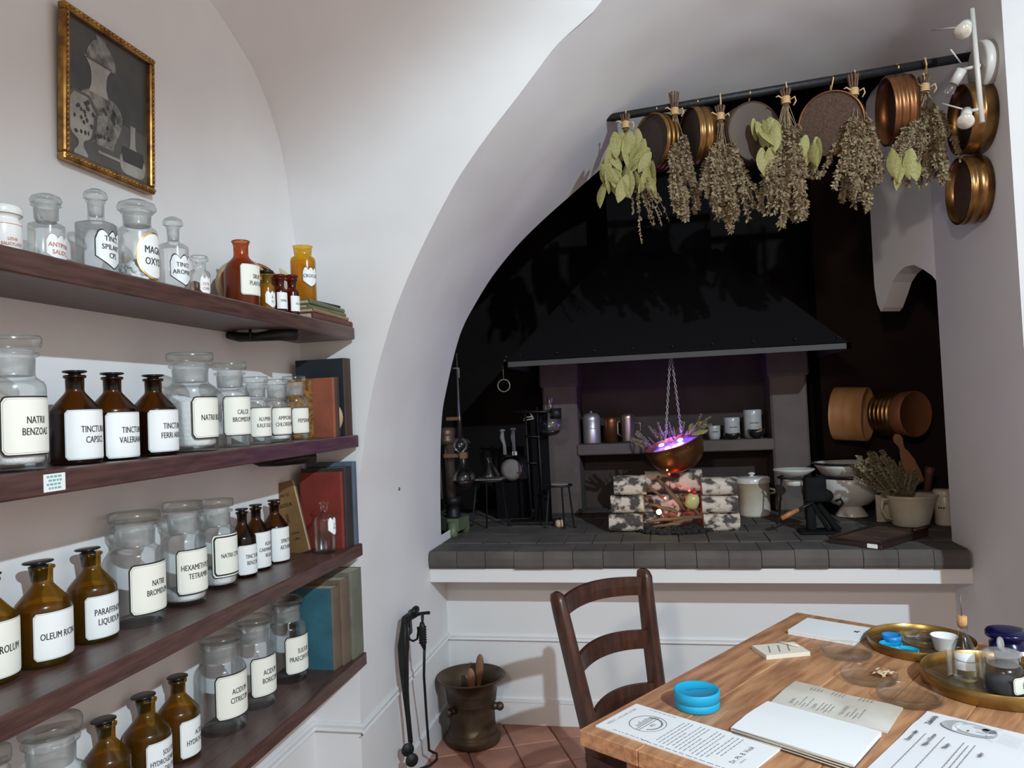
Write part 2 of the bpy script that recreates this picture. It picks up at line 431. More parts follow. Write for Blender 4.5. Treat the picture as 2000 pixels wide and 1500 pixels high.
# ceiling over the viewer's part of the room
b = MB(); b.box((-1.3, -1.6, 3.62), (2.6, 2.75, 3.68)); struct('ceiling', b, CEILM)
b = MB(); b.box((-1.3, -1.66, 2.3), (2.6, -1.6, 3.68)); struct('ambient_baffle_behind', b, CEILM)  # unseen lintel added so ambient light enters only low from behind
# low back wall beneath the hearth
b = MB(); b.box((XJ-.02, YB, -.05), (XR+.06, YB+.06, .78)); struct('wall_back', b, PAINTW)
# mouldings
def rail(name, pts, h, d, nrm, m=PAINTW):
    b = MB(); n = Vector(nrm)
    prof = [(0, -h/2), (d*.6, -h/2), (d, -h*.3), (d*.55, -h*.1), (d*.7, h*.25), (d*.35, h/2), (0, h/2)]
    b.grid([[Vector(p)+n*q+Vector((0, 0, z)) for q, z in prof] for p in pts], smooth=False)
    return struct(name, b, m)
rail('trim_1', [(XJ, YA-.012, .415), (XJ, YB, .415)], .032, .014, (1, 0, 0))
rail('trim_2', [(XJ, YB, .405), (XR, YB, .405)], .03, .014, (0, -1, 0))
rail('trim_3', [(XW, YA, .425), (XJ+.012, YA, .425)], .032, .016, (0, -1, 0))
rail('trim_4', [(XW, -1.0, .455), (XW, YA-.01, .425)], .034, .016, (1, 0, 0))
b = MB(); b.box((XJ, YB-.008, 0), (XR, YB, .115)); b.box((XJ, YB-.012, .105), (XR, YB, .12)); struct('baseboard_back', b, PAINTW)
b = MB(); b.box((XJ, YA, 0), (XJ+.008, YB, .115)); b.box((XJ, YA, .105), (XJ+.012, YB, .12)); struct('baseboard_left', b, PAINTW)
# white sill under the hearth
b = MB(); b.box((XJ, 3.235, .722), (XR+.02, 3.6, .785), bev=.002); struct('trim_hearth_sill', b, PAINTW)
# hearth: painted brick slab, every brick its own piece
b = MB(); b.box((-1.5, 3.27, .79), (1.8, 4.75, ZH-.006)); hearth = struct('hearth_slab', b, GREYB); hearth['kind'] = 'structure'
nb = 17; x0, x1 = XJ+.004, XR-.012; wb = (x1-x0)/nb
for c in range(nb):
    b = MB(); h = random.uniform(-.002, .002)
    vs = MB(); n = 6
    prof = [(3.222, .787), (3.216, .80), (3.215, .83), (3.218, .850), (3.228, ZH+h), (3.40, ZH+h), (3.43, ZH+h-.005), (3.43, .787)]
    sh = random.uniform(-.004, .003)
    xx0, xx1 = x0+c*wb+.0012, x0+(c+1)*wb-.0012
    for k, (y, z) in enumerate(prof):
        e = .0025 if k in (4,) else 0
    b.prism([(y+sh+.0015*random.uniform(-1, 1), z+.003*random.uniform(-1, 1)*(z < .80)) for y, z in prof], xx0, xx1, 'x')
    b.build('brick', GREYB, hearth)
for rrow in range(5):
    yb0 = 3.436+rrow*.235
    for c in range(-3, 21):
        off = wb*.5*(rrow % 2 == 0)
        xx0 = x0+c*wb+off
        if xx0 < -1.45 or xx0 > 1.7: continue
        if abs(xx0) > 1.3 and rrow > 2: continue
        b = MB(); h = random.uniform(-.0025, .0015)
        b.box((xx0+.002, yb0, ZH-.012), (xx0+wb-.002, yb0+.231, ZH+h), bev=.002)
        b.build('brick', GREYB, hearth)
# fire chamber: painted walls, piers, niche with a shelf
b = MB(); b.box((-1.5, 4.62, .8), (1.85, 4.7, 3.4)); struct('wall_chamber_back', b, SOOT)
b = MB(); b.box((-1.5, YI+.02, .8), (-1.4, 4.7, 3.4)); struct('wall_chamber_left', b, SOOT)
b = MB(); b.box((1.75, YI+.02, .8), (1.85, 4.7, 3.4)); struct('wall_chamber_right', b, SOOTB)
b = MB(); b.box((.88, 4.40, .86), (1.76, 4.64, 3.3)); struct('wall_recess_right', b, SOOTB)
b = MB(); b.box((-1.5, YI+.02, 3.3), (1.85, 4.7, 3.4)); struct('ceiling_chamber', b, SOOT)
# chamber side of the arch wall (black), closes the gap behind jambs
b = MB()
b.box((-1.5, YI+.004, .8), (XJ-.005, YI+.03, 3.4)); b.box((XR+.032, YI+.035, .8), (1.85, YI+.06, 3.4)); b.box((-1.1, YI+.004, 2.92), (1.2, YI+.03, 3.4))
ib = [(-1.07, .86), (-1.06, 1.1), (-1.041, 1.426), (-1.008, 1.597), (-.931, 1.851), (-.843, 2.004), (-.75, 2.132), (-.633, 2.257), (-.505, 2.367), (-.355, 2.481), (-.219, 2.584), (-.085, 2.695), (.083, 2.775), (.3, 2.837), (.6, 2.877), (.9, 2.888), (1.08, 2.878), (1.2, 2.95), (-1.4, 2.95), (-1.4, .86)]
b.prism(ib, YI+.004, YI+.02, 'y')
struct('wall_chamber_front', b, SOOT)
for nm, xa, xb in (('pillar_left', -.675, -.475), ('pillar_right', .592, .785)):
    b = MB(); b.box((xa, 4.28, ZH), (xb, 4.63, 1.74), bev=.012)
    b.box((xa-.012, 4.265, 1.60), (xb+.012, 4.63, 1.74), bev=.01)
    struct(nm, b, PIERM)
b = MB(); b.box((-.49, 4.56, ZH), (.6, 4.63, 1.8)); struct('wall_niche', b, NICHEM)
b = MB(); b.box((-.485, 4.27, 1.20), (.60, 4.6, 1.262), bev=.006); t = b.build('niche_shelf', PIERM); tag(t, 'thick grey-brown masonry shelf across the niche behind the hanging cauldron', 'shelf')
# hood
hood = thing('extractor_hood', 'wide black pyramid hood over the hearth with a grey front rim', 'hood', (.05, 3.7, 1.70))
b = MB()
def frus(b, r0, z0, r1, z1):
    vs = [(r0[0], r0[2], z0), (r0[1], r0[2], z0), (r0[1], r0[3], z0), (r0[0], r0[3], z0), (r1[0], r1[2], z1), (r1[1], r1[2], z1), (r1[1], r1[3], z1), (r1[0], r1[3], z1)]
    b.add(vs, [(0, 1, 5, 4), (1, 2, 6, 5), (2, 3, 7, 6), (3, 0, 4, 7), (4, 5, 6, 7)])
frus(b, (-.81, .82, 0, .92), .03, (-.33, .30, .52, .92), .62)
b.build('canopy', HOODM, hood)
b = MB(); b.box((-.30, .56, .6), (.27, .92, 1.62)); b.build('chimney', HOODM, hood)
b = MB(); b.box((-.82, -.012, 0), (.83, .012, .026)); b.box((-.82, -.012, 0), (-.80, .92, .026)); b.box((.81, -.012, 0), (.83, .92, .026)); b.build('rim', RIMM, hood)
for k in range(9):
    b = MB(); b.lathe([(0, 0), (.006, 0), (.005, .003), (0, .004)], 10, M=frame((-.74+k*.19, .012, .06), (0, -1, .4))); b.build('rivet', IRON, hood)
# nail in the left jamb
P = onx(773, 955, XJ); b = MB(); b.lathe([(0, 0), (.004, 0), (.004, .012), (.007, .013), (.006, .017), (0, .018)], 12, M=frame((XJ, P.y, P.z), (1, 0, 0)))
tag(b.build('wall_nail', STEEL), 'small nail stuck in the white jamb beside the arch', 'nail')

# ================================================================ SHELVES
SZ = [1.795, 1.426, 1.057, .689]
XS = -1.02
slabel = ['topmost dark wooden wall shelf holding apothecary glassware below the framed picture',
          'second dark wooden wall shelf from the top with a price sticker on its edge',
          'third dark wooden wall shelf from the top with the red book',
          'lowest dark wooden wall shelf with the teal book at its end']
for k, z in enumerate(SZ):
    sh = thing('wall_shelf', slabel[k], 'shelf', (XW, 0, z), group='dark wooden wall shelves')
    b = MB()
    ys = [-.2+i*(2.6/24) for i in range(25)]
    b.box((0, -.2, -.042), (XS-XW, 2.396, 0), bev=.003); b.build('board', SHELFW, sh)
    if k in (0, 1):
        br = MB()
        y = (1.97, 2.06)[k]
        br.tube([(.005, y, -.05), (.05, y-.02, -.06), (.10, y-.01, -.062), (.15, y+.02, -.055), (.185, y+.06, -.052)], [.012, .014, .013, .018, .02], 8)
        br.tube([(.09, y-.03, -.042), (.09, y-.03, -.07)], .004, 6)
        br.build('bracket', IRON, sh)
    if k == 1:
        a = onx(85, 937, XS+.0006); c = onx(128, 965, XS+.0006)
        lb = MB(); lb.box((XS-XW+.0002, a.y, -.036), (XS-XW+.0009, onx(127, 945, XS).y, -.006)); tagp = lb.build('price_sticker', WHITEP, sh)
        tagp['label'] = 'pale sticker with faded teal print'
        tb_ = MB(); yy0 = a.y+.006; yy1 = onx(127, 945, XS).y-.005
        for r in range(4):
            yc = yy0+.004*(r % 2)
            while yc < yy1-.006:
                w_ = random.uniform(.004, .008); tb_.box((XS-XW+.0009, yc, -.0125-r*.0065), (XS-XW+.0012, min(yc+w_, yy1), -.009-r*.0065)); yc += w_+.002
        tb_.build('print', INKT, tagp)
# ================================================================ BOTTLES AND JARS
def square_sec(k=.16, rot=0.):
    return lambda a: 1+k*(abs(math.sin(2*(a-rot)))**1.6)-.02
def fit(cx, ybase, wpx, z, x=None):
    """place a round vessel on the board at height z from its picture outline; returns centre and radius"""
    X = x if x is not None else -1.1
    for _ in range(12):
        if x is None:
            P = onz(cx, ybase, z)
            for _ in range(6):
                c = tocam(P); R = wpx*c.z/math.sqrt(1+((cx-1000)/F)**2)/(2*F)
                hd = math.hypot(P.x, P.y); yc = ybase-R*(CAMZ-z)/hd*F/c.z
                P = onz(cx, yc, z)
            R_ = R
            if P.x-R < XW+.004: P = onx(cx, yc, XW+.004+R)
            if P.x+R > XS-.003: P = onx(cx, yc, XS-.003-R)
        else:
            P = onx(cx, ybase, x)
        break
    c = tocam(P); R = wpx*c.z/math.sqrt(1+((cx-1000)/F)**2)/(2*F)
    return Vector((P.x, P.y, z)), R
def height(P, ytop):
    lo, hi = 0., .6
    for _ in range(40):
        m = (lo+hi)/2
        if proj(P+Vector((0, 0, m)))[1] > ytop: lo = m
        else: hi = m
    return lo
JAR = [(0, 0), (.90, 0), (.97, .012), (1, .035), (1, .585), (.985, .625), (.93, .655), (.80, .675), (.70, .695), (.685, .72), (.70, .84), (.82, .853), (.835, .866), (.80, .876), (.69, .874)]
JARLID = [(0, .70), (.60, .70), (.65, .86), (.66, .905), (.86, .915), (.90, .93), (.90, .985), (.86, 1.0), (0, 1.0)]
JARLID2 = [(0, .70), (.58, .70), (.64, .86), (.66, .895), (.86, .905), (.90, .925), (.88, .955), (.70, .985), (.4, 1.0), (0, 1.0)]
AMB = [(0, 0), (.92, 0), (.98, .012), (1, .04), (1, .545), (.985, .575), (.93, .60), (.42, .755), (.37, .775), (.36, .80), (.37, .915), (.44, .922), (.45, .945), (.40, .952), (.3, .95)]
AMBLID = [(0, .8), (.28, .8), (.31, .95), (.24, .957), (.24, .967), (.42, .975), (.48, .983), (.48, .994), (.44, 1.0), (0, 1.0)]
def inner(prof, k, zb, n):
    return [(0, zb)]+[(r*k, max(z, zb)) for r, z in prof[3:n]]
def patch(b, R, sec, ph, u0, u1, zlo, zhi, off, mi, n=22):
    rows = []
    for zf in (0, 1):
        row = []
        for i in range(n+1):
            s = -1+2*i/n; a = ph+(u0+(u1-u0)*(s+1)/2)
            z = (zlo(s), zhi(s))[zf]; rr = R*(sec(a) if sec else 1)+off
            row.append((rr*math.cos(a), rr*math.sin(a), z))
        rows.append(row)
    b.grid(rows, mi, True)
def rr_fun(hw, z0, z1, rad):
    def corner(s):
        d = hw*(1-abs(s)); return rad-math.sqrt(max(0, rad*rad-(rad-d)**2)) if d < rad else 0
    return (lambda s: z0+corner(s)), (lambda s: z1-corner(s))
def label(root, R, sec, ph, half, z0, z1, style, lines, ts, tz=.5, paper=None, tcol=None, toff=0., cond=.62):
    """curved paper label: border layers plus lettering as a child"""
    paper = paper or (CREAM if style in ('black', 'double') else WHITEP)
    lb = MB(); hw = half*R; e = R*.0012+.00025
    def layer(ins, rad, off, mi):
        lo, hi = rr_fun(hw-ins, z0+ins, z1-ins, rad)
        patch(lb, R, sec, ph, -(hw-ins)/R, (hw-ins)/R, lo, hi, off, mi)
    if style == 'black':
        layer(0, R*.2, e, 1); layer(R*.055, R*.16, 2*e, 0); layer(R*.10, R*.13, 3*e, 1); layer(R*.10+.0004, R*.13, 4*e, 0)
    elif style == 'double':
        layer(0, R*.2, e, 1); layer(R*.03, R*.18, 2*e, 0); layer(R*.10, R*.16, 3*e, 1); layer(R*.18, R*.13, 4*e, 0)
    elif style == 'plain':
        layer(0, R*.15, e, 1); layer(R*.022, R*.13, 2*e, 0); layer(R*.055, R*.11, 3*e, 1); layer(R*.055+.0004, R*.11, 4*e, 0)
    elif style == 'bare':
        layer(0, R*.05, 2*e, 0)
    elif style in ('shield', 'shieldthin'):
        def mk(g):
            H = (z1-z0)/2*g; zc = (z0+z1)/2
            hi = lambda s: zc+H*(.70+.30*abs(math.cos(1.5*math.pi*s)))*(1-.25*max(0, abs(s)-.85)/.15)
            lo = lambda s: zc-H*(1-.62*abs(s)**1.2)
            return lo, hi
        t = .06 if style == 'shield' else .03
        lo, hi = mk(1); patch(lb, R, sec, ph, -half, half, lo, hi, e*2, 1, 30)
        lo, hi = mk(1-t*1.3); patch(lb, R, sec, ph, -half*(1-t), half*(1-t), lo, hi, e*3, 0, 30)
    elif style == 'oval':
        def mk(g):
            H = (z1-z0)/2*g; zc = (z0+z1)/2
            return (lambda s: zc-H*math.sqrt(max(0, 1-s*s))), (lambda s: zc+H*math.sqrt(max(0, 1-s*s)))
        lo, hi = mk(1); patch(lb, R, sec, ph, -half, half, lo, hi, e*2, 1, 40)
        lo, hi = mk(.92); patch(lb, R, sec, ph, -half*.91, half*.91, lo, hi, e*3, 0, 40)
    lo = lb.build('label', [paper, {'oval': GOLD, 'shieldthin': tcol or INK}.get(style, INK)], root)
    if lines:
        tb = MB(); zc = z0+(z1-z0)*tz; n = len(lines); off = 5.2*e
        for i, s in enumerate(lines):
            vs, fs = glyphs(s, ts, cond)
            zy = zc+((n-1)/2-i)*ts*1.12-ts*.34
            out = []
            for x, y in vs:
                a = ph+(x+toff)/R; rr = R*(sec(a) if sec else 1)+off
                out.append((rr*math.cos(a), rr*math.sin(a), zy+y))
            tb.add(out, fs)
        if tb.v: tb.build('lettering', tcol or INK, lo)
    return lo
def va(P, cx, px, hw):
    """angle about the vessel axis of a picture column on its visible side"""
    return math.atan2(-P.y, -P.x)+math.asin(max(-.98, min(.98, (px-cx)/hw)))
def vessel(name, lab, kind, cx, ytop, ybase, wpx, z, x=None, gl=None, lid=None, lidm=None, sec=None, lbl=None, group=None, neck=1.0, tilt=0, prof=None, lidprof=None, lidw=1., cat=None):
    P, R = fit(cx, ybase, wpx, z, x)
    H = height(P, ytop)
    t = thing(name, lab, cat or {'amber_bottle': 'bottle', 'glass_jar': 'jar'}.get(name, name.split('_')[-1]), P, 0, group)
    pr = prof or (JAR if kind == 'jar' else AMB); lp = lidprof or (JARLID if kind == 'jar' else AMBLID)
    gl = gl or (GLASSC if kind == 'jar' else GLASSA)
    sh = next((z_ for r, z_ in pr[5:] if r < .95), .6)
    def cut(a): return [(r*R*(neck if zz > sh+.03 else 1), zz*H) for r, zz in a]
    def secz(prof_):
        b = MB(); n = 44
        vs = []; fs = []
        for r, zz in prof_:
            k = 1 if zz < sh*H*1.03 else 0
            for j in range(n):
                a = 2*math.pi*j/n; q = (sec(a) if (sec and k) else 1)
                vs.append((r*q*math.cos(a), r*q*math.sin(a), zz))
        for i in range(len(prof_)-1):
            for j in range(n):
                k = (j+1) % n
                if prof_[i][0] < 1e-7 and prof_[i+1][0] < 1e-7: continue
                fs.append([i*n+j, i*n+k, i*n+n+k, i*n+n+j])
        b.add(vs, fs, 0, True); return b
    bo = secz(cut(pr)).build('body', gl, t)
    iw = MB(); ip = [(0, .035), (.80, .03), (.90, .05), (.925, .09), (.925, sh*.9)]
    bb = secz([(r*R, zz*H) for r, zz in ip]); bb.build('inner_wall', GLASSI if gl is GLASSC else gl, t)
    if lid is not False:
        T_ = Matrix.Rotation(tilt, 4, 'Y') if tilt else None
        pts = [(r*R*neck*(lidw if zz > .9 else 1), zz*H) for r, zz in lp]
        clear = kind == 'jar' or lidm is GLASSF
        if clear:
            cut_i = next(i for i in range(3, len(pts)) if pts[i][0] > pts[i-1][0]*1.15)
            b = MB(); b.lathe(pts[:cut_i], 36, M=T_); pl_ = b.build('stopper', GLASSF, t)
            b = MB(); b.lathe([(0, pts[cut_i][1])]+pts[cut_i:], 40, M=T_); b.build('stopper_disc', GLASSG, pl_)
        else:
            b = MB(); b.lathe(pts, 36, M=T_); b.build('stopper', lidm or BLACKG, t)
    if kind == 'jar' and gl is GLASSC:
        b = MB(); b.lathe([(R*neck*.655, H*.705), (R*neck*.665, H*.835)], 32); b.build('ground_neck', GLASSF, t)
    if lbl:
        y0, y1, xl, half, style, lines, ts = lbl[:7]; kw = lbl[7] if len(lbl) > 7 else {}
        hw = wpx/2; a0 = va(P, cx, xl, hw)
        px2m = mpp(P)
        zt = (ybase-y0)*px2m; zb = (ybase-y1)*px2m
        if ybase-y1 < 0: zb = .004
        zt = min(zt, H*sh*.99) if not kw.get('free') else zt
        kw = {k: v for k, v in kw.items() if k != 'free'}
        label(t, R, sec, a0+half, half, zb, zt, style, lines, ts*px2m, **kw)
    t['_r'] = R; t['_h'] = H
    return t, P, R, H
def fill(t, P, R, H, z0, z1, lab, m=None, name='powder', rough=.0, slope=0.):
    b = MB(); n = 28; rows = [(0, z0*H), (R*.86, z0*H), (R*.905, z0*H+.006), (R*.905, z1*H)]
    b.lathe(rows, n)
    top = []
    for q in range(6):
        rr = R*.905*(1-q/5.0001)
        top.append([(rr*math.cos(2*math.pi*j/n), rr*math.sin(2*math.pi*j/n), z1*H+(slope*rr*math.cos(2*math.pi*j/n)+.004*noise.noise((rr*40+q, math.cos(2*math.pi*j/n)*2, math.sin(2*math.pi*j/n)*2)) if q else 0)) for j in range(n+1)])
    b.grid(top)
    o = b.build(name, m or POWDER, None, P+Vector((0, 0, .0)))
    tag(o, lab, name, kind='stuff')
G1, G2, G3 = 'wide-mouth glass jars with black-bordered labels', 'brown glass dropper bottles with white labels', 'clear glass bottles on the top shelf'
H70 = math.radians(70); H62 = math.radians(62)
# ---- second shelf
z = SZ[1]; x2 = -1.105
def J(*a, **k): k.setdefault('group', G1); return vessel('glass_jar', *a, **k)
def A(*a, **k): k.setdefault('group', G2); return vessel('amber_bottle', *a, **k)
r = J('big clear glass jar labelled NATRII BENZOAS half full of white powder', 'jar', 27, 657, 914, 140, z, -1.10, lbl=(769, 884, 2, H62, 'black', ['NATRII', 'BENZOAS'], 20))
fill(*r, .055, .52, 'white powder filling the jar labelled NATRII BENZOAS')
A('brown glass bottle labelled TINCTURA CAPSICI with a black flat stopper', 'amb', 150, 724, 902, 105, z, x2, gl=GLASSAD, lbl=(796, 893, 128, H70, 'plain', ['TINCTURA', 'CAPSICI'], 18))
A('brown glass bottle labelled TINCTURA VALERIANAE with a black flat stopper', 'amb', 223, 728, 894, 101, z, x2, gl=GLASSAD, lbl=(801, 890, 207, H70, 'plain', ['TINCTURA', 'VALERIANAE'], 17))
A('brown glass bottle labelled TINCTURA FERRI AROM with a black flat stopper', 'amb', 303, 732, 887, 94, z, x2, gl=GLASSAD, lbl=(798, 880, 290, H70, 'plain', ['TINCTURA', 'FERRI AROM.'], 16))
r = J('large glass jar labelled NATRII BICARB holding a heap of white powder', 'jar', 376, 690, 879, 104, z, x2, lbl=(773, 855, 376, H62, 'black', ['NATRII BICARB.'], 16))
fill(*r, .055, .50, 'white powder heaped in the jar labelled NATRII BICARB', slope=-.5)
J('clear glass jar labelled CALCII BROMIDUM nearly empty', 'jar', 453, 708, 872, 76, z, x2, lbl=(773, 850, 438, H62, 'black', ['CALCII', 'BROMIDUM'], 13))
r = J('small glass jar labelled ALUMEN KALII SULF', 'jar', 502, 736, 866, 58, z, -1.10, lbl=(794, 852, 490, H62, 'black', ['ALUMEN', 'KALII SULF.'], 11))
r = J('small glass jar labelled AMMONII CHLORIDUM with some white powder', 'jar', 543, 741, 862, 54, z, -1.095, lbl=(794, 848, 532, H62, 'black', ['AMMONII', 'CHLORIDUM'], 11))
fill(*r, .05, .22, 'white powder in the jar labelled AMMONII CHLORIDUM', slope=-.3)
J('small glass jar labelled PEPSINUM beside the marbled book', 'jar', 578, 735, 858, 52, z, -1.11, lbl=(795, 846, 571, H62, 'black', ['PEPSINUM'], 11))
# ---- third shelf
z = SZ[2]
A('brown glass bottle labelled GLYCEROLUM cut by the left edge of the photo', 'amb', -22, 1120, 1345, 128, z, gl=GLASSA, lbl=(1223, 1333, -70, H70, 'plain', ['GLYCEROLUM'], 21, {'paper': CREAM}))
A('brown glass bottle labelled OLEUM RICINI', 'amb', 87, 1095, 1306, 117, z, gl=GLASSA, lidw=1.15, tilt=-.05, lbl=(1201, 1292, 66, H70, 'plain', ['OLEUM RICINI'], 18, {'toff': -.012}))
A('brown glass bottle labelled PARAFFINUM LIQUIDUM', 'amb', 183, 1070, 1258, 100, z, gl=GLASSA, lidw=1.1, tilt=-.05, lbl=(1168, 1250, 167, H70, 'plain', ['PARAFFINUM', 'LIQUIDUM'], 17, {'toff': -.006}))
r = J('large glass jar labelled NATRII BROMIDUM', 'jar', 268, 1000, 1228, 117, z, lbl=(1108, 1205, 254, H62, 'black', ['NATRII', 'BROMIDUM'], 16))
r = J('glass jar labelled HEXAMETHYLEN TETRAMIN with white crystals', 'jar', 362, 980, 1187, 90, z, lbl=(1078, 1164, 346, H62, 'black', ['HEXAMETHYLEN', 'TETRAMIN'], 15))
fill(*r, .05, .14, 'white crystals at the bottom of the jar labelled HEXAMETHYLEN')
r = J('glass jar labelled NATRII CITR with a double black border', 'jar', 428, 975, 1153, 76, z, lbl=(1048, 1130, 416, H62, 'double', ['NATRII CITR.'], 12))
fill(*r, .05, .22, 'white powder in the jar labelled NATRII CITR', slope=.4)
A('small brown glass bottle labelled TINCTURA BENZOES with a tipped stopper', 'amb', 476, 993, 1130, 54, z, gl=GLASSAD, lbl=(1067, 1124, 466, H70, 'plain', ['TINCTURA', 'BENZOES'], 11))
A('small brown glass bottle labelled AQUA CARMINATIVA REGIA', 'amb', 503, 985, 1116, 54, z, gl=GLASSAD, lbl=(1042, 1111, 496, H70, 'plain', ['AQUA', 'CARMINATIVA', 'REGIA'], 10))
A('small brown glass bottle labelled SPIRITUS AETHERIS in front of the tan book', 'amb', 539, 976, 1101, 54, z, gl=GLASSAD, lbl=(1033, 1098, 531, H70, 'plain', ['SPIRITUS', 'AETHERIS'], 11))
# clear little bottle with torn label
SQ = square_sec(.14, .5)
CB = [(0, 0), (.92, 0), (1, .02), (1, .63), (.95, .69), (.55, .77), (.40, .80), (.36, .84), (.38, .955), (.52, .965), (.53, .99), (.45, 1.0), (.36, .995)]
vessel('glass_bottle', 'small clear open bottle with a torn label in front of the red book', 'amb', 636, 980, 1082, 42, z, gl=GLASSF if False else GLASSC, lid=False, sec=SQ, prof=CB, lbl=(1013, 1048, 642, .62, 'shieldthin', ['SP.', 'DIL.'], 6, {'tcol': INKG}))
# ---- lowest shelf
z = SZ[3]
J('glass jar at the very bottom left corner', 'jar', -8, 1462, 1680, 82, z, -1.13)
r = J('glass jar of white powder at the left end of the lowest shelf', 'jar', 104, 1405, 1640, 146, z, -1.125)
fill(*r, .05, .52, 'white powder in the jar at the left end of the lowest shelf', slope=.5)
A('brown glass bottle nearest the jar of white powder on the lowest shelf', 'amb', 212, 1404, 1585, 96, z, gl=GLASSA, lidw=1.15, tilt=-.04, lbl=(1515, 1575, 210, H70, 'plain', [], 14))
A('brown glass bottle labelled SOLUTIO HYDROGENII PEROX DILUTA', 'amb', 290, 1357, 1540, 96, z, gl=GLASSA, lidw=1.1, tilt=-.04, lbl=(1456, 1535, 286, H70, 'plain', ['SOLUTIO', 'HYDROGENII PEROX.', 'DILUTA'], 14, {'toff': -.004}))
A('brown glass bottle labelled ACIDUM HYDROCHLORICUM with a chipped dark stopper', 'amb', 351, 1320, 1492, 84, z, gl=GLASSA, lidw=1.05, lbl=(1414, 1485, 352, H70, 'plain', ['ACIDUM', 'HYDROCHLORIC.'], 14))
r = J('glass jar labelled ACIDUM CITRICUM on the lowest shelf', 'jar', 436, 1232, 1440, 98, z, lidprof=JARLID2, lbl=(1325, 1410, 422, H62, 'black', ['ACIDUM', 'CITRICUM'], 15))
r = J('glass jar labelled ACIDUM BORICUM on the lowest shelf', 'jar', 501, 1200, 1388, 80, z, lidprof=JARLID2, lbl=(1290, 1365, 491, H62, 'black', ['ACIDUM', 'BORICUM'], 14))
J('glass jar labelled SULFUR PRAECIPITATUM in front of the teal book', 'jar', 566, 1163, 1337, 74, z, lidprof=JARLID2, lbl=(1248, 1320, 558, H62, 'black', ['SULFUR', 'PRAECIPITATUM'], 13))
# ---- top shelf
z = SZ[0]; xt = -1.10
def dome(k=1.):
    return [(0, .80), (.30, .80), (.335, .925), (.30, .935), (.30, .942), (.48, .952), (.50, .965), (.46, .98), (.30, .994), (0, 1.0)]
SQB = [(0, 0), (.92, 0), (1, .02), (1, .70), (.97, .725), (.75, .748), (.50, .762), (.43, .78), (.42, .80), (.43, .915), (.50, .92), (.50, .935), (.42, .94)]
PJ = [(0, 0), (.9, 0), (.95, .02), (.95, .62), (.90, .68), (.80, .72), (.80, .76), (.98, .80), (1.0, .83), (1.0, .90), (.94, .96), (.6, 1.0), (0, 1.0)]
P, R = fit(6, 490, 84, z, xt); H = height(P, 402)
t = thing('porcelain_jar', 'white lidded porcelain jar with faint red lettering at the left end', 'jar', P)
b = MB(); b.lathe([(r*R, zz*H) for r, zz in PJ[:8]], 40); b.build('body', PORC, t)
b = MB(); b.lathe([(r*R, zz*H+.001) for r, zz in PJ[7:]], 40); b.build('lid', PORC, t)
b = MB(); b.lathe([(.953*R, .60*H), (.956*R, .607*H), (.953*R, .614*H)], 40); lo = b.build('red_line', INKR, t)
label(t, R*.95, None, va(P, 6, 26, 42), .8, .12*H, .42*H, 'none', ['LITHII', 'SALICYLATIS'], 8.5*mpp(P), tcol=INKR, cond=.8)
SQ2 = square_sec(.10, .35)
vessel('glass_bottle', 'square clear bottle with red shield label ANTIPYRIN SALICYL', 'amb', 92, 381, 497, 72, z, xt, gl=GLASSC, lidm=GLASSF, sec=SQ2, group=G3, neck=1.65,
       prof=[(0, 0), (.92, 0), (1, .02), (1, .54), (.97, .575), (.75, .60), (.50, .615), (.43, .63), (.42, .66), (.43, .84), (.52, .85), (.52, .875), (.42, .88)],
       lidprof=[(0, .62), (.36, .62), (.40, .86), (.36, .88), (.54, .90), (.56, .92), (.50, .965), (.3, 1.0), (0, 1.0)],
       lbl=(436, 500, 90, .95, 'shieldthin', ['ANTIPYRIN', 'SALICYL.'], 12.5, {'tcol': INKR, 'cond': .8}))
vessel('glass_bottle', 'tall square clear bottle with black shield label TINCT SPILANT CPS', 'amb', 190, 371, 518, 80, z, xt, gl=GLASSC, lidm=GLASSF, sec=SQ2, group=G3, prof=[(r, zz*.955 if .6 < zz < .8 else zz) for r, zz in [(0, 0), (.92, 0), (1, .02), (1, .60), (.97, .625), (.75, .648), (.50, .662), (.43, .68), (.42, .70), (.43, .85), (.50, .86), (.50, .875), (.42, .88)]],
       lidprof=[(0, .70), (.36, .70), (.40, .86), (.36, .875), (.60, .90), (.62, .93), (.55, .97), (.3, 1.0), (0, 1.0)],
       lbl=(428, 505, 186, .98, 'shield', ['TINCT.', 'SPILANT.', 'CPS.'], 14.5, {'cond': .8, 'tz': .56}))
r = vessel('glass_jar', 'clear glass jar of white tablets with gold oval label MAGN OXYD', 'jar', 271, 392, 548, 82, z, xt, gl=GLASSC, group=G3,
           lidprof=[(0, .70), (.62, .70), (.68, .84), (.70, .87), (.95, .885), (.98, .91), (.90, .955), (.5, .995), (0, 1.0)],
           lbl=(444, 537, 267, 1.0, 'oval', ['MAGN.', 'OXYD.'], 20, {'cond': .68, 'free': 1}))
t_, P_, R_, H_ = r
b = MB()
b.lathe([(0, .04*H_), (R_*.80, .04*H_), (R_*.80, .20*H_), (R_*.5, .27*H_), (0, .30*H_)], 28)
for k in range(150):
    a = random.uniform(0, 6.28); zz = .055*H_+random.uniform(0, .17*H_); q = R_*.80
    if k > 95: q = R_*.80*math.sqrt(random.random()); zz = (.20+.10*(1-q/(R_*.8))+.015)*H_
    M = Matrix.Translation((q*math.cos(a), q*math.sin(a), zz)) @ Matrix.Rotation(a, 4, 'Z') @ Matrix.Rotation(random.uniform(.5, 1.9) if k <= 95 else random.uniform(-.5, .5), 4, 'Y') @ Matrix.Rotation(random.uniform(-.5, .5), 4, 'X')
    b.lathe([(0, -.004), (.006, -.003), (.0078, 0), (.006, .003), (0, .004)], 10, M=M)
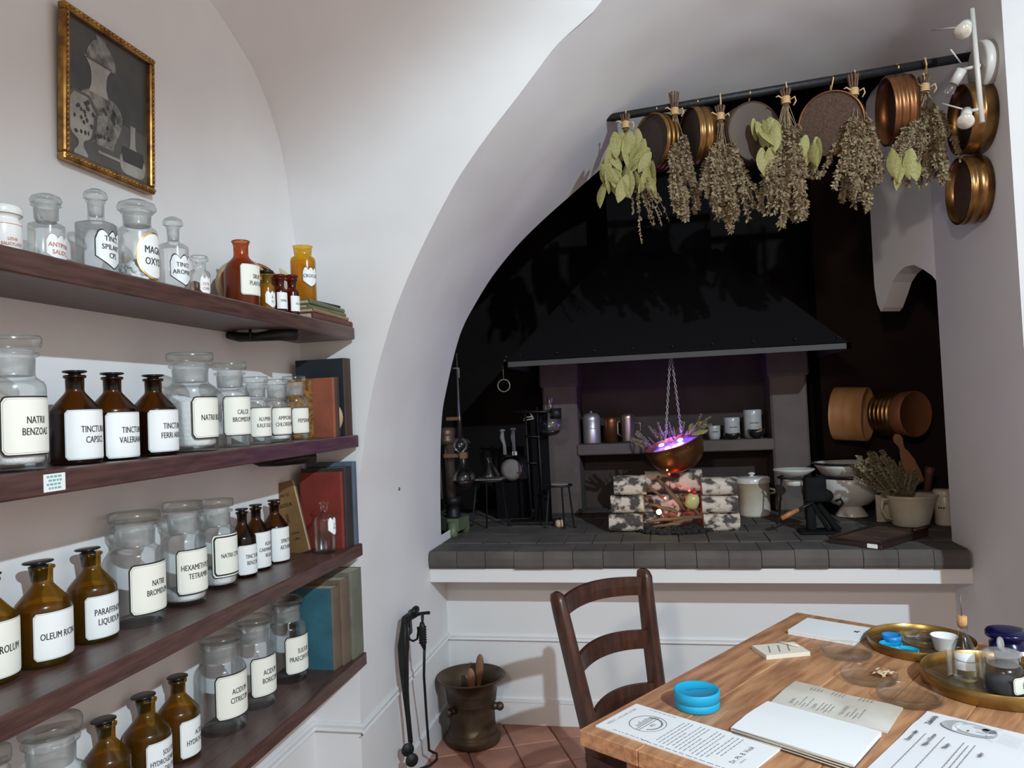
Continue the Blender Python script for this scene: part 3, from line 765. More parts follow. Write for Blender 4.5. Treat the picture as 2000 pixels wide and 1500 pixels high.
tag(b.build('tablets', POWDER, None, P_), 'white tablets heaped in the jar labelled MAGN OXYD', 'tablets', kind='stuff')
vessel('glass_bottle', 'square clear bottle with black shield label TINCT AROMAT', 'amb', 341, 425, 556, 59, z, xt, gl=GLASSC, lidm=GLASSF, sec=SQ2, group=G3,
       prof=[(0, 0), (.92, 0), (1, .02), (1, .60), (.97, .625), (.75, .648), (.50, .662), (.43, .68), (.42, .70), (.43, .85), (.50, .86), (.50, .875), (.42, .88)],
       lidprof=[(0, .70), (.36, .70), (.40, .86), (.36, .875), (.68, .90), (.70, .93), (.60, .97), (.3, 1.0), (0, 1.0)],
       lbl=(480, 542, 333, 1.0, 'shield', ['TINCT.', 'AROMAT.'], 12.5, {'cond': .8, 'tz': .55}))
vessel('glass_bottle', 'small clear open bottle with faded red shield label', 'amb', 391, 501, 575, 42, z, -1.09, gl=GLASSC, lid=False, sec=SQ2, group=G3,
       prof=[(0, 0), (.92, 0), (1, .03), (1, .58), (.9, .64), (.62, .68), (.60, .72), (.62, .86), (.86, .90), (.88, .96), (.80, 1.0), (.6, .99)],
       lbl=(532, 572, 391, .62, 'shieldthin', ['EXTR.', 'CHIN.'], 8, {'tcol': INKR, 'paper': WHITEP}))
RB = [(0, 0), (.95, 0), (1, .03), (1, .50), (.97, .57), (.85, .65), (.55, .73), (.44, .77), (.42, .80), (.43, .93), (.50, .97), (.54, .99), (.50, 1.0), (.40, .99)]
vessel('glass_bottle', 'orange-red glass bottle labelled SIRUP PLANTAG, open at the top', 'amb', 474, 471, 597, 70, z, -1.10, gl=GLASSR, lid=False, prof=RB, lbl=(512, 573, 471, 1.05, 'plain', ['SIRUP.', 'PLANTAG.'], 12, {'paper': CREAM}))
SB = [(0, 0), (.95, 0), (1, .03), (1, .56), (.94, .62), (.70, .66), (.62, .70), (.64, .84), (.86, .87), (.86, .91), (.6, .92)]
SBL = [(0, .7), (.5, .7), (.55, .92), (.9, .94), (.95, .97), (.9, 1.0), (0, 1.0)]
vessel('glass_bottle', 'little amber bottle with a dark stopper and a white shield label', 'amb', 523, 529, 605, 30, z, -1.07, gl=GLASSY, lidm=BLACKG, prof=SB, lidprof=SBL, lbl=(565, 598, 519, 1.0, 'shieldthin', ['R.', 'M.'], 8, {'tcol': INKG}))
vessel('glass_bottle', 'left one of two little dark red bottles with white labels', 'amb', 548, 537, 610, 28, z, -1.06, gl=GLASSRD, prof=SB, lidprof=SBL, lidm=GLASSRD, lbl=(569, 601, 542, 1.0, 'bare', ['RESINA'], 6, {'tcol': INKG}))
vessel('glass_bottle', 'right one of two little dark red bottles, next to the stacked books', 'amb', 572, 538, 614, 28, z, -1.052, gl=GLASSRD, prof=SB, lidprof=SBL, lidm=GLASSRD, lbl=(576, 606, 569, 1.0, 'bare', ['ALOE'], 6, {'tcol': INKG}))
# wooden round boxes standing behind
def standing_disc(lab, cx, cy, rpx, x, depth, m, rim=True, ratio=1.):
    P = onx(cx, cy, x); R = rpx*mpp(P)
    t = thing('wooden_box_lid', lab, 'lid', P); M = frame((0, 0, 0), (1, -.12, .10))
    b = MB(); b.lathe([(0, 0), (R*.93, 0), (R*.95, .004), (R, .006), (R, depth), (R*.93, depth), (R*.92, depth*.6), (0, depth*.55)], 44, M=M); b.build('drum', m, t)
    return t
for lab, px_, R, m, dep, nr, xx_ in (('brown round wooden lid standing behind the orange-red bottle', 494, .080, COPPER, .02, (.70, -.70, .12), -1.165), ('pale round wooden box standing upright behind the orange-red bottle', 469, .076, LIGHTW, .035, (.85, -.50, .12), -1.155)):
    P = onx(px_, 540, xx_)
    t = thing('wooden_box', lab, 'box', (xx_, P.y, SZ[0]+R+.001)); M = frame((0, 0, 0), nr)
    b = MB(); b.lathe([(0, 0), (R*.9, 0), (R*.93, .003), (R, .004), (R, dep), (R*.92, dep), (R*.90, dep*.5), (0, dep*.5)], 44, M=M); b.build('drum', m, t)
P = onx(374, 505, -1.20)
t = thing('wooden_box', 'small round wooden lid peeping out behind the TINCT AROMAT bottle', 'box', (-1.2, P.y, SZ[0]+.036)); b = MB(); b.lathe([(0, 0), (.033, 0), (.036, .004), (.036, .014), (0, .014)], 32, M=frame((0, 0, 0), (1, -.1, .06))); b.build('drum', COPPER, t)
# ================================================================ BOOKS
def book(lab, org, t, w, h, cover, spine=None, tilt=0., rz=0., M=None, group=None, board2=None, name='book'):
    """t along y (thickness), w along -x from the spine, h up; the spine faces +x"""
    root = thing(name, lab, 'book', org, rz, group)
    if M: root.matrix_world = M
    elif tilt: root.rotation_euler = (0, tilt, rz)
    b = MB()
    for y0 in (0, t-.003):
        b.box((-w, y0, 0), (-.006, y0+.003, h), bev=.0008)
    b.build('cover', cover, root)
    sp = MB(); n = 8; prof = []
    for i in range(n+1):
        a = -math.pi/2+math.pi*i/n; prof.append((-.006+.006*math.cos(a)+.0, t/2+(t/2)*math.sin(a)))
    prof2 = [(x-.0035, t/2+(y-t/2)*.9) for x, y in reversed(prof)]
    sp.prism(prof+prof2, 0, h, 'z'); s = sp.build('spine', spine or cover, root)
    pg = MB(); pg.box((-w+.004, .003, .003), (-.008, t-.003, h-.003)); pg.build('pages', PAGE, root)
    return root
def cl(n, c, **k): return mat(n, c, .7, var=.25, scale=12, bump=.08, bscale=60, **k)
NAVY = cl('dark_blue_cloth', (24, 32, 42)); RUST = cl('rust_red_cloth', (150, 82, 58)); MARB = mat('marbled_gold_brown_paper', (.42, .20, .045), .6, col2=(.13, .045, .012), scale=70)
BRN = cl('brown_book_cloth', (70, 50, 42)); RED = cl('dark_red_cloth', (128, 44, 34)); SLATE = cl('slate_blue_cloth', (82, 100, 116)); DKB = cl('dark_brown_cloth', (50, 43, 44))
TAN = cl('tan_cardboard_cover', (124, 92, 52)); TEAL = cl('teal_cloth', (50, 104, 120)); KHAKI = cl('grey_brown_cloth', (112, 96, 80)); SAGE = cl('sage_grey_cloth', (112, 114, 100))
GREENB = cl('faded_green_cloth', (108, 112, 82)); OCHRE = cl('ochre_cloth', (150, 118, 84)); PLUM = cl('plum_brown_cloth', (98, 56, 50)); BLKB = cl('black_cloth', (30, 28, 29))
def bookpx(lab, cover, spine, sx0, sx1, ytop, ybot, z, wid, xs, tlt=0., name='book'):
    """spine between picture columns sx0..sx1, standing on board z with its spine at x = xs"""
    a = onx(sx0, ybot, xs); c = onx(sx1, ybot, xs)
    h = height(Vector((xs, a.y, z)), ytop)
    return book(lab, (xs, a.y, z), max(.008, c.y-a.y-.0008), wid, h, cover, spine, tilt=tlt, name=name)
z = SZ[1]
xb = -1.03
t1 = bookpx('small book with gold-brown marbled cover and rust-red leather corner', MARB, RUST, 655, 659, 737, 858, z, .165, -1.045)
b = MB(); b.box((-.062, -.0006, .0005), (-.012, .0003, onx(0, 0, -1).z*0+t1['_h'] if '_h' in t1 else .120)); 
b = MB(); hh = height(Vector((-1.045, onx(655, 858, -1.045).y, z)), 737); b.box((-.075, -.0008, .0003), (-.006, .0002, hh-.0003)); b.build('leather_strip', RUST, t1)
bookpx('thin brown book between the marbled book and the tall dark blue book', BRN, BRN, 661, 668, 736, 857, z, .15, -1.04)
t2 = bookpx('tall dark blue book with a brown banded spine on the second shelf', NAVY, BRN, 678, 692, 699, 853, z, .178, -1.028)
b = MB(); b.lathe([(0, 0), (.062, 0), (.062, .006), (0, .006)], 40, M=Matrix.Translation((-1.092, onx(672, 850, -1.03).y-.002, z+.0625)) @ Matrix.Rotation(math.pi/2, 4, 'X'))
tag(b.build('wooden_disc', LIGHTW), 'pale round wooden disc standing between the books on the second shelf', 'disc')
z = SZ[2]
t3 = bookpx('red cloth-bound book standing behind the small clear bottle', RED, RED, 672, 678.5, 921, 1066, z, .15, -1.045)
bookpx('dark brown book between the red book and the slate-blue book', DKB, DKB, 680, 694, 913, 1062, z, .16, -1.035)
bookpx('tall slate-blue book at the end of the third shelf', SLATE, SLATE, 696, 703, 902, 1058, z, .175, -1.03)
# tan book leaning against the red one
P = onz(592, 1080, z); P.x = max(P.x, XW+.09)
def leaning():
    A0 = onz(603, 1079, z+.001); yb = A0.y
    w = .075; h = .165; t = .018
    # local: x width, y thickness, z height; rotated so it leans to the left
    br = ony(604, 1076, yb); tl = ony(513, 947, yb); tr = ony(570, 937, yb)
    up = (tr-br).normalized(); h = (tr-br).length; rt = (tr-tl).normalized(); w = (tr-tl).length
    n = rt.cross(up).normalized(); rt = up.cross(n).normalized()*1
    if rt.dot(tr-tl) < 0: rt = -rt
    M = Matrix.Identity(4); yv = Vector((0, 1, 0)); yv = up.cross(rt).normalized(); yv = yv if yv.y > 0 else -yv
    o = br-rt*w
    for i in range(3): M[i][0] = rt[i]; M[i][1] = yv[i]; M[i][2] = up[i]; M[i][3] = o[i]
    root = thing('book', 'tan book with brown lettering leaning against the red book', 'book', M=M)
    b = MB(); b.box((0, 0, 0), (w, .003, h), bev=.001); b.box((0, t-.003, 0), (w, t, h), bev=.001); b.box((-.003, 0, 0), (.001, t, h), bev=.0009)
    b.build('cover', TAN, root)
    b = MB(); b.box((.001, .003, .003), (w-.003, t-.003, h-.003)); b.build('pages', PAGE, root)
    T = MB()
    def tx(s, size, x, z): flat_text(T, s, size, Matrix(((1, 0, 0, x), (0, 0, 0, -.0006), (0, 1, 0, z), (0, 0, 0, 1))), cond=.8)
    tx('NAUKE CZ', .013, w*.55, h*.80); tx('KEZSUE', .016, w*.60, h*.66); tx('S. NOVA', .009, w*.68, h*.27); tx('LJUBNO', .009, w*.7, h*.19)
    T.box((w*.52, -.0006, h*.46), (w*.60, -.0004, h*.56)); T.box((w*.50, -.0006, h*.44), (w*.62, -.0004, h*.455))
    T.build('lettering', INKBR, root)
leaning()
z = SZ[3]
bookpx('teal cloth book with a frayed grey-brown spine at the end of the lowest shelf', TEAL, KHAKI, 655, 672, 1150, 1298, z, .13, -1.05)
bookpx('grey-brown book between the teal book and the sage-grey book', KHAKI, KHAKI, 673, 690, 1134, 1288, z, .14, -1.04)
bookpx('sage-grey book nearest the white wall on the lowest shelf', SAGE, SAGE, 692, 714, 1119, 1278, z, .16, -1.03)
# stack of lying books on the top shelf
yS = onx(640, 600, -1.04).y
zst = SZ[0]
stack = [('plum-brown book at the bottom of the stack on the top shelf', PLUM, .022, .115, .165, 0.0), ('ochre book second from the bottom of the stack', OCHRE, .013, .115, .155, .03),
         ('lower of two faded green books in the stack', GREENB, .013, .11, .15, -.02), ('upper of two faded green books in the stack', GREENB, .015, .11, .15, .02), ('thin black booklet topping the stack of books', BLKB, .009, .105, .15, -.10)]
for i, (lab, m, t, w, h, rz) in enumerate(stack):
    # lying: thickness up, spine facing the room (+x), long side along y
    yA = onx(609, 625, -1.035).y; yB = onx(686, 625, -1.035).y; hh = (yB-yA)*(1, .93, .90, .90, .62)[i]
    M = Matrix.Translation((-1.030-.006*i, yA+hh+(i == 4)*.06+.003*i, zst)) @ Matrix.Rotation(rz, 4, 'Z') @ Matrix.Rotation(math.pi/2, 4, 'X')
    book(lab, (0, 0, 0), t, w, hh, m, M=M)
    zst += t+.0006
vessel('glass_bottle', 'yellow glass bottle labelled CROCUS standing on the stacked books', 'amb', 594, 482, 574, 50, zst+.001-.0096, -1.10, gl=GLASSY, lid=False, sec=square_sec(.10, .35), prof=[(0, 0), (.92, 0), (1, .02), (1, .72), (.95, .78), (.74, .81), (.68, .83), (.68, .85), (.74, .98), (.80, 1.0), (.72, 1.0)],
       lbl=(508, 548, 592, .65, 'shield', ['CROCUS'], 9, {'cond': .8, 'tz': .55}))
# ================================================================ HEARTH: FIRE AND CAULDRON
def logpiece(cx, ybot, wpx, hpx, y, lab, dz=0, seed=0):
    P = ony(cx, ybot, y); s = mpp(P); L = wpx*s; h = hpx*s
    t = thing('birch_log', lab, 'log', (P.x, y, P.z), random.uniform(-.03, .03), 'birch logs stacked round the fire')
    b = MB(); n = 14; rows = []
    for i in range(9):
        x = -L/2+L*i/8; ring = []
        for j in range(n+1):
            a = 2*math.pi*j/n
            ca_, sa_ = math.cos(a), math.sin(a)
            ry = .055*math.copysign(abs(ca_)**.6, ca_); rz_ = h/2*math.copysign(abs(sa_)**.6, sa_)
            k = 1+.07*noise.noise((x*25+seed, ca_*2, sa_*2+seed))
            ring.append((x+(.006*noise.noise((ca_*3, sa_*3, seed)) if i in (0, 8) else 0), ry*k, h/2+rz_*k))
        rows.append(ring)
    b.grid(rows); b.build('bark', BARK, t)
    b = MB()
    for e in (0, 8):
        r_e = rows[e][:-1]; c = sum((Vector(p) for p in r_e), Vector())/n
        b.add([c]+r_e, [[0, 1+j, 1+(j+1) % n] for j in range(n)])
    b.build('end_grain', BARKE, t)
    return t
YL = 3.74
for k, (cx, yb, w, h) in enumerate([(1224, 1036, 64, 35), (1227, 1001, 62, 35), (1231, 966, 62, 37)]):
    logpiece(cx, yb, w, h, YL, ['birch log at the bottom of the left pile', 'birch log in the middle of the left pile', 'birch log on top of the left pile'][k], seed=k*3)
for k, (cx, yb, w, h) in enumerate([(1409, 1036, 68, 35), (1406, 1001, 68, 34), (1405, 966, 66, 34)]):
    logpiece(cx, yb, w, h, YL, ['birch log at the bottom of the right pile', 'birch log in the middle of the right pile', 'birch log on top of the right pile'][k], seed=20+k*3)
logpiece(1316, 960, 108, 42, 4.0, 'long birch log lying across the back under the cauldron, lit red', seed=40)
logpiece(1313, 1000, 112, 36, 4.02, 'lower long birch log at the back of the fire', seed=44)
logpiece(1313, 1030, 112, 36, 4.02, 'bottom long birch log at the back of the fire', seed=48)
def heap(name, n, area, zr, rr, m, lab):
    b = MB()
    for _ in range(n):
        a = random.uniform(0, 6.28); q = math.sqrt(random.random())
        c = (area[0]+q*area[2]*math.cos(a), area[1]+q*area[3]*math.sin(a), ZH+random.uniform(*zr)*(1-.6*q))
        r = random.uniform(*rr); vs = []; fs = []
        b.ball(c, r, n=6, sc=(random.uniform(.7, 1.4), random.uniform(.7, 1.3), random.uniform(.5, .9)))
    tag(b.build(name, m), lab, name, kind='stuff')
heap('charcoal', 240, (.04, 3.70, .17, .10), (.006, .034), (.008, .018), CHAR, 'black charcoal and ash spread under the logs')
def stick(p, q, r, lab):
    p, q = Vector(p), Vector(q); pts = []
    for i in range(8):
        t = i/7; pts.append(p.lerp(q, t)+Vector((noise.noise((t*4, p.x*9, 1)), noise.noise((t*4, p.x*9, 5)), noise.noise((t*4, q.z*9, 8))))*.008)
    b = MB(); b.tube(pts, [r*(1+.25*noise.noise((i*2, p.x*20, 3))) for i in range(8)], 7)
    tag(b.build('branch', TWIG), lab, 'branch', 'kindling branches in the fire')
for a, c, r, l in [((1283, 934, 3.80), (1340, 995, 3.72), .011, 'long bare branch slanting down across the fire'), ((1258, 945, 3.78), (1300, 975, 3.72), .008, 'branch at the upper left of the fire'),
                   ((1262, 1020, 3.69), (1372, 1008, 3.69), .009, 'crooked branch lying level across the front of the fire'), ((1268, 985, 3.74), (1325, 1000, 3.70), .009, 'branch behind the yellow glowing lamp'),
                   ((1300, 1030, 3.68), (1352, 1012, 3.69), .010, 'reddish branch low at the front of the fire'), ((1325, 965, 3.75), (1365, 1005, 3.70), .008, 'branch leaning by the pale bulb'),
                   ((1275, 1030, 3.68), (1330, 1022, 3.67), .008, 'small branch on the charcoal at the front')]:
    stick(ony(*a), ony(*c), r, l)
def glow(px, py, y, r, col, es, energy, lab, name='led_light'):
    P = ony(px, py, y); b = MB(); b.ball((0, 0, 0), r, n=12)
    m = mat('glow_'+lab[:14].replace(' ', '_'), col, .3, emit=col, es=es)
    tag(b.build(name, m, None, P), lab, 'light')
    if energy:
        lamp(name+'_glow', 'POINT', P+Vector((0, -.02, .015)), energy, col, .012)
glow(1287, 1000, 3.66, .013, (1.0, .80, .30), 9, .10, 'round yellow light glowing in the fire')
glow(1307, 926, 3.70, .0055, (1.0, .03, .02), 8, .0, 'tiny red light on a stalk under the cauldron')
glow(1303, 918, 3.74, .004, (1.0, .6, .1), 8, .0, 'tiny amber light against the cauldron bottom')
glow(1299, 973, 3.70, .006, (1.0, .10, .10), 7, .0, 'small pink-red light among the branches')
glow(1346, 958, 3.76, .007, (1.0, .04, .03), 6, .0, 'small red light behind the pale bulb')
lamp('red_ember_light', 'POINT', ony(1325, 972, 3.86), .22, (1, .05, .02), .02)
P = ony(1307, 926, 3.70); b = MB(); b.tube([P-Vector((0, 0, .004)), P-Vector((-.002, -.01, .075))], .0018, 6); tag(b.build('light_stalk', IRON), 'thin dark stalk of the red light', 'stalk')
P = ony(1352, 979, 3.70); M = frame(P, (.25, -.3, 1))
t = thing('flame_bulb', 'pale yellow unlit bulb lying in the branches', 'bulb', M=M); b = MB(); s = mpp(P)*13
b.lathe([(0, -1.1*s), (.7*s, -1.05*s), (1.0*s, -.7*s), (1.05*s, .2*s), (.9*s, .8*s), (.6*s, 1.15*s), (0, 1.25*s)], 20); b.build('glass', mat('pale_yellow_wax', (.50, .45, .20), .25), t)
b = MB(); b.lathe([(.25*s, 1.2*s), (.35*s, 1.4*s), (.3*s, 1.8*s), (0, 1.85*s)], 14); b.build('cap', mat('red_cap', (.45, .02, .02), .4), t)
# cauldron
YC = 3.86
cc = ony(1314, 864, YC); R = 57*mpp(cc)
ax = Vector((-.30, -.16, 1)).normalized()
M = frame(cc, ax, (1, 0, .3))
t = thing('cauldron', 'tilted copper cauldron hanging on chains and glowing purple inside', 'cauldron', M=M)
prof = [(0, -1.02), (.30, -1.0), (.58, -.90), (.80, -.72), (.93, -.48), (.99, -.2), (1.0, 0), (1.03, .01), (1.03, .035), (.98, .035), (.96, -.02), (.95, -.2), (.89, -.46), (.76, -.69), (.5, -.88), (0, -.97)]
b = MB(); b.lathe([(r*R, z*R) for r, z in prof], 48); b.build('bowl', COPPER, t)
for a in (-1.9, -1.15):
    b = MB(); b.ball((R*math.cos(a)*1.0, R*math.sin(a)*1.0, -.12*R), .006, n=10); b.build('rivet', BRASS, t)
b = MB(); rows = []
for i in range(7):
    rr = R*.94*(1-i/6.001); rows.append([(rr*math.cos(.3142*j), rr*math.sin(.3142*j), R*(-.16+.10*noise.noise((rr*60, j % 20*1.7, 2)))) for j in range(21)])
b.grid(rows); o = b.build('glow_filler', mat('lilac_glow_tint', (.50, .44, .55), .9, var=.4, scale=60), t)  # filler disc added in the bowl, lilac so the glow reads purple-white
for a_, q_ in ((-2.0, .55), (-1.5, .62), (-1.1, .5), (.5, .3), (2.5, .5)):
    b = MB(); b.ball((R*q_*math.cos(a_), R*q_*math.sin(a_), -.03*R), .012, n=10, sc=(1.3, 1, .7)); b.build('purple_lamp', mat('purple_glow', (.6, .4, 1), .4, emit=(.50, .25, 1.0), es=6), t)
Lp = cc+ax*.02
lamp('cauldron_light', 'POINT', Lp+Vector((0, 0, .016)), 2.3, (.26, .09, 1.0), .03)
def chain(name, p, q, lab, n):
    p, q = Vector(p), Vector(q); d = (q-p)/n; L = d.length
    t = thing(name, lab, 'chain', p); 
    link_m = MB(); pts = []
    for j in range(13):
        a = 2*math.pi*j/12; pts.append((.0052*math.cos(a), 0, L*.72*math.sin(a)))
    link_m.tube(pts, .0021, 6, cap=False); me = link_m.mesh('chain_link', mat('chain_steel', (.33, .31, .30), .45, .7))
    M = frame((0, 0, 0), d)
    for i in range(n):
        o = link('chain_link', me, t); o.matrix_local = Matrix.Translation(d*(i+.5)) @ M @ Matrix.Rotation(math.pi/2*(i % 2)+.4, 4, 'Z')
top = ony(1306, 692, YC)
chain('chain', ony(1309, 694, YC-.03), ony(1300, 853, YC-.06), 'left chain from the hood down to the copper cauldron', 26)
chain('chain', ony(1311, 694, YC-.02), ony(1331, 845, YC-.02), 'right chain from the hood to the cauldron, lit purple', 26)
b = MB(); b.tube([ony(1310, 697, YC-.02), ony(1303, 560, 4.05)], .003, 6); tag(b.build('hanging_wire', IRON), 'thin wire that carries the cauldron chains inside the hood', 'wire')
# ================================================================ HERBS
def needle_sprig(seed, L=1.0, needles=230, spread=.072, stemr=.006):
    rnd = random.Random(seed); b = MB(); pts = []
    for i in range(10):
        t = i/9; pts.append(Vector((.09*math.sin(t*2.1+seed)*t, .09*math.cos(t*1.7+seed*2)*t, -L*t)))
    b.tube(pts, [stemr*(1-.7*i/9) for i in range(10)], 4)
    for k in range(needles):
        t = .30+.70*rnd.random(); i = min(8, int(t*9)); p = pts[i].lerp(pts[i+1], t*9-i)
        a = rnd.uniform(0, 6.283); ln = spread*rnd.uniform(.5, 1.25)*(1.15-.5*t); d = Vector((math.cos(a), math.sin(a), rnd.uniform(-1.5, .1))).normalized()
        q = p+d*ln; sd = d.cross(Vector((math.cos(a+1), math.sin(a+1), .3))).normalized()*ln*.27
        b.add([p, p.lerp(q, .5)+sd, q, p.lerp(q, .5)-sd], [(0, 1, 2, 3)])
    return b
SPR = [needle_sprig(i).mesh('sprig', HERB) for i in range(4)]
SPRT = [needle_sprig(10+i, needles=130, spread=.05, stemr=.004).mesh('sprig', HERB) for i in range(3)]
SPRP = [needle_sprig(20+i, needles=240, spread=.085).mesh('sprig', HERBP) for i in range(3)]
def leaf_mesh(seed):
    rnd = random.Random(seed); b = MB(); rows = []
    for i in range(8):
        t = i/7; w = .19*math.sin(math.pi*min(1, t*.92+.06))**.8*(1 if t < .96 else .35); z = -t; bend = .18*t*t+.05*math.sin(seed+t*3)
        rows.append([(-w, bend+.06*w, z), (-w*.5, bend-.01, z), (0, bend-.03, z), (w*.5, bend-.01, z), (w, bend+.05*w, z)])
    b.grid(rows); return b.mesh('leaf', LEAFM)
LEAVES = [leaf_mesh(i) for i in range(4)]
def bunch(lab, knot, tipz, n, width, sprigs, leaves=0, leafpos=None, group='dried herb bunches hanging from the iron rod', top=.05, thin=False, lean=0., tie=True, mats=None, hang=None, seed=0):
    """knot: point where the raffia ties the stalks; hangs down by tipz metres"""
    rnd = random.Random(seed+100)
    t = thing('herb_bunch', lab, 'herbs', knot, 0, group)
    for k in range(n):
        a = rnd.uniform(0, 6.283); q = math.sqrt((k+.5)/n); dx = width*q*math.cos(a)+lean*rnd.uniform(.4, 1.1); dy = width*.6*q*math.sin(a)
        L = tipz*rnd.uniform(.62, 1.03)*(1-.12*q)
        d = Vector((dx, dy, -L)); me = rnd.choice(sprigs); o = link('sprig', me, t)
        M = frame((rnd.uniform(-.008, .008), rnd.uniform(-.006, .006), 0), -d)
        o.matrix_local = M @ Matrix.Rotation(rnd.uniform(0, 6.28), 4, 'Z') @ Matrix.Diagonal((L*(.9 if not thin else .7), L*(.9 if not thin else .7), L, 1))
    for k in range(leaves):
        lx, lz = leafpos(rnd, k); L = rnd.uniform(.085, .125)
        o = link('leaf', rnd.choice(LEAVES), t)
        o.matrix_local = Matrix.Translation((lx, rnd.uniform(-.055, -.015), lz)) @ Matrix.Rotation(rnd.uniform(-.5, .5)+lx*2.5, 4, 'Y') @ Matrix.Rotation(rnd.uniform(-1.0, 1.0), 4, 'Z') @ Matrix.Rotation(rnd.uniform(-.3, .3), 4, 'X') @ Matrix.Diagonal((L*1.15, L, L, 1))
    b = MB()
    for k in range(9):
        a = k*.7; rr = .011; b.tube([(rr*.6*math.cos(a), rr*.6*math.sin(a), -.02), (rr*math.cos(a), rr*math.sin(a), .02), (rr*1.7*math.cos(a), rr*1.7*math.sin(a), top)], .0035, 5)
    b.build('cut_stalks', TWIG, t)
    b = MB()
    for k in range(4):
        b.lathe([(.0150, -.006+k*.007), (.0185, -.003+k*.007), (.0150, .0005+k*.007)], 14)
    b.tube([(.016, -.012, .006), (.03, -.018, .012), (.034, -.016, -.004), (.024, -.014, -.02)], .003, 5)
    b.tube([(-.014, -.012, .012), (-.03, -.018, .022), (-.038, -.016, .018)], .003, 5)
    b.build('raffia_tie', RAFFIA, t)
    if hang is not None:
        h = Vector(hang)-Vector(knot); b = MB(); 
        b.tube([(0.004, -.006, .015), h+Vector((0, -.022, -.01)), h+Vector((0, -.012, .018)), h+Vector((0, .012, .018)), h+Vector((0, .018, -.01)), (.006, .008, .012)], .0035, 5)
        b.build('hanging_string', RAFFIA, t)
    return t
# herbs and petals round the cauldron rim
rnd = random.Random(11)
t = thing('cauldron_herbs', 'dried leaves and herb sprigs sticking out of the copper cauldron', 'herbs', cc)
for k in range(44):
    a = rnd.choice([rnd.uniform(2.6, 3.6), rnd.uniform(-.6, .9), rnd.uniform(1.2, 2.4), rnd.uniform(0, 6.28)])
    p = ax*(.01)+Vector((math.cos(a)*R*.70, math.sin(a)*R*.70, -math.cos(a)*R*.70*ax.x/ax.z))
    d = (Vector((math.cos(a)*.8, math.sin(a)*.6, .55))+Vector((rnd.uniform(-.3, .3), rnd.uniform(-.3, .3), rnd.uniform(-.2, .4)))).normalized()
    if abs(a) < .9 and k % 2 == 0: L = .085; o = link('leaf', rnd.choice(LEAVES), t)
    else: L = rnd.uniform(.06, .125); o = link('sprig', rnd.choice(SPRP), t)
    o.matrix_local = frame(p, -d) @ Matrix.Rotation(rnd.uniform(0, 6.28), 4, 'Z') @ Matrix.Diagonal((L*1.1, L*1.1, L, 1))
# iron rod
RA = onz(1187, 231, 2.69); RB_ = onx(1898, 110, XR-.001)
RB_.z = RB_.z
b = MB(); rd = (RB_-RA).normalized(); b.tube([RA-rd*.03, RA+rd*.02, RB_], [.006, .0165, .0165], 14)
tag(b.build('iron_rod', IRON), 'black iron rod across the arch that carries herbs and sieves', 'rod')
def onrod(px):
    best = min(range(401), key=lambda i: abs(proj(RA.lerp(RB_, i/400))[0]-px)); return RA.lerp(RB_, best/400)
def under(px, py, back=0.):
    """point straight below/above the rod seen at px, py"""
    r = onrod(px); d = ray(px, py); return ORG+d*((r.y+back)/d.y)
def hb(lab, px, pyk, pyt, **k):
    kn = under(px, pyk, k.pop('back', -.03)); r = onrod(px)
    tip = under(px, pyt); k.setdefault('hang', r)
    bunch(lab, kn, kn.z-tip.z, k.pop('n'), k.pop('width'), k.pop('sprigs'), **k)
hb('bunch of olive-green leaves hanging at the left end of the rod', 1222, 248, 480, n=12, width=.07, sprigs=SPRT, thin=True, lean=.10, seed=1, leaves=44, leafpos=lambda r, k: ((lambda z: (r.uniform(-.115, .115)*min(1, .35+abs(z)*4), z))(-r.uniform(.02, .225))))
hb('slender bunch of grey-brown herb between the first two brass sieves', 1318, 222, 452, n=20, width=.062, sprigs=SPR, seed=2, top=.085, lean=.03)
hb('bushy bunch of grey-brown herb left of the dark round sieve', 1407, 232, 462, n=30, width=.13, sprigs=SPR, seed=3, lean=.02)
hb('mixed bunch of herb and olive leaves in the middle of the rod', 1535, 200, 462, n=30, width=.12, sprigs=SPR, seed=4, leaves=20, leafpos=lambda r, k: ((r.uniform(-.125, -.045), -r.uniform(.05, .22)) if k < 14 else (r.uniform(.06, .105), -r.uniform(.14, .19))))
hb('broad bunch of brown herb tied with raffia right of the mesh sieve', 1668, 184, 420, n=32, width=.12, sprigs=SPR, seed=5, top=.075, lean=-.02)
hb('thick bunch of brown herb nearest the wall lamp', 1806, 176, 378, n=44, width=.115, sprigs=SPR, seed=6, leaves=7, lean=-.03, leafpos=lambda r, k: (r.uniform(-.13, -.06), -r.uniform(.21, .26)))
# sieves
def sieve(lab, C, nrm, R, depth, fr, ms, name='round_sieve', group='brass and copper sieves', ridges=2, inset=.35, string=None, mesh_front=True, roll=None):
    M = frame(C, nrm, roll)
    t = thing(name, lab, 'sieve', M=M, group=group)
    b = MB(); pr = [(R*.965, -depth/2), (R, -depth/2)]
    for k in range(ridges):
        z = -depth/2+depth*(k+.65)/(ridges+.3); pr += [(R, z-.007), (R*1.022, z-.004), (R*1.022, z+.004), (R, z+.007)]
    pr += [(R, depth/2-.004), (R*1.015, depth/2), (R*.965, depth/2), (R*.955, -depth/2), (R*.965, -depth/2)]
    b.lathe(pr, 48); b.build('frame', fr, t)
    b = MB(); zz = depth/2-depth*inset; b.lathe([(0, zz), (R*.96, zz)], 40); b.build('mesh', ms, t)
    if string is not None:
        s = M.inverted() @ Vector(string); e = M.inverted() @ (Vector(C)+Vector((0, 0, R)))
        o1 = M.inverted().to_3x3() @ Vector((0, -.021, 0)); up = M.inverted().to_3x3() @ Vector((0, 0, .019))
        b = MB(); b.tube([e, s+o1, s+up, s-o1, e+up*.05], .0028, 5); b.build('string', RAFFIA, t)
    return t
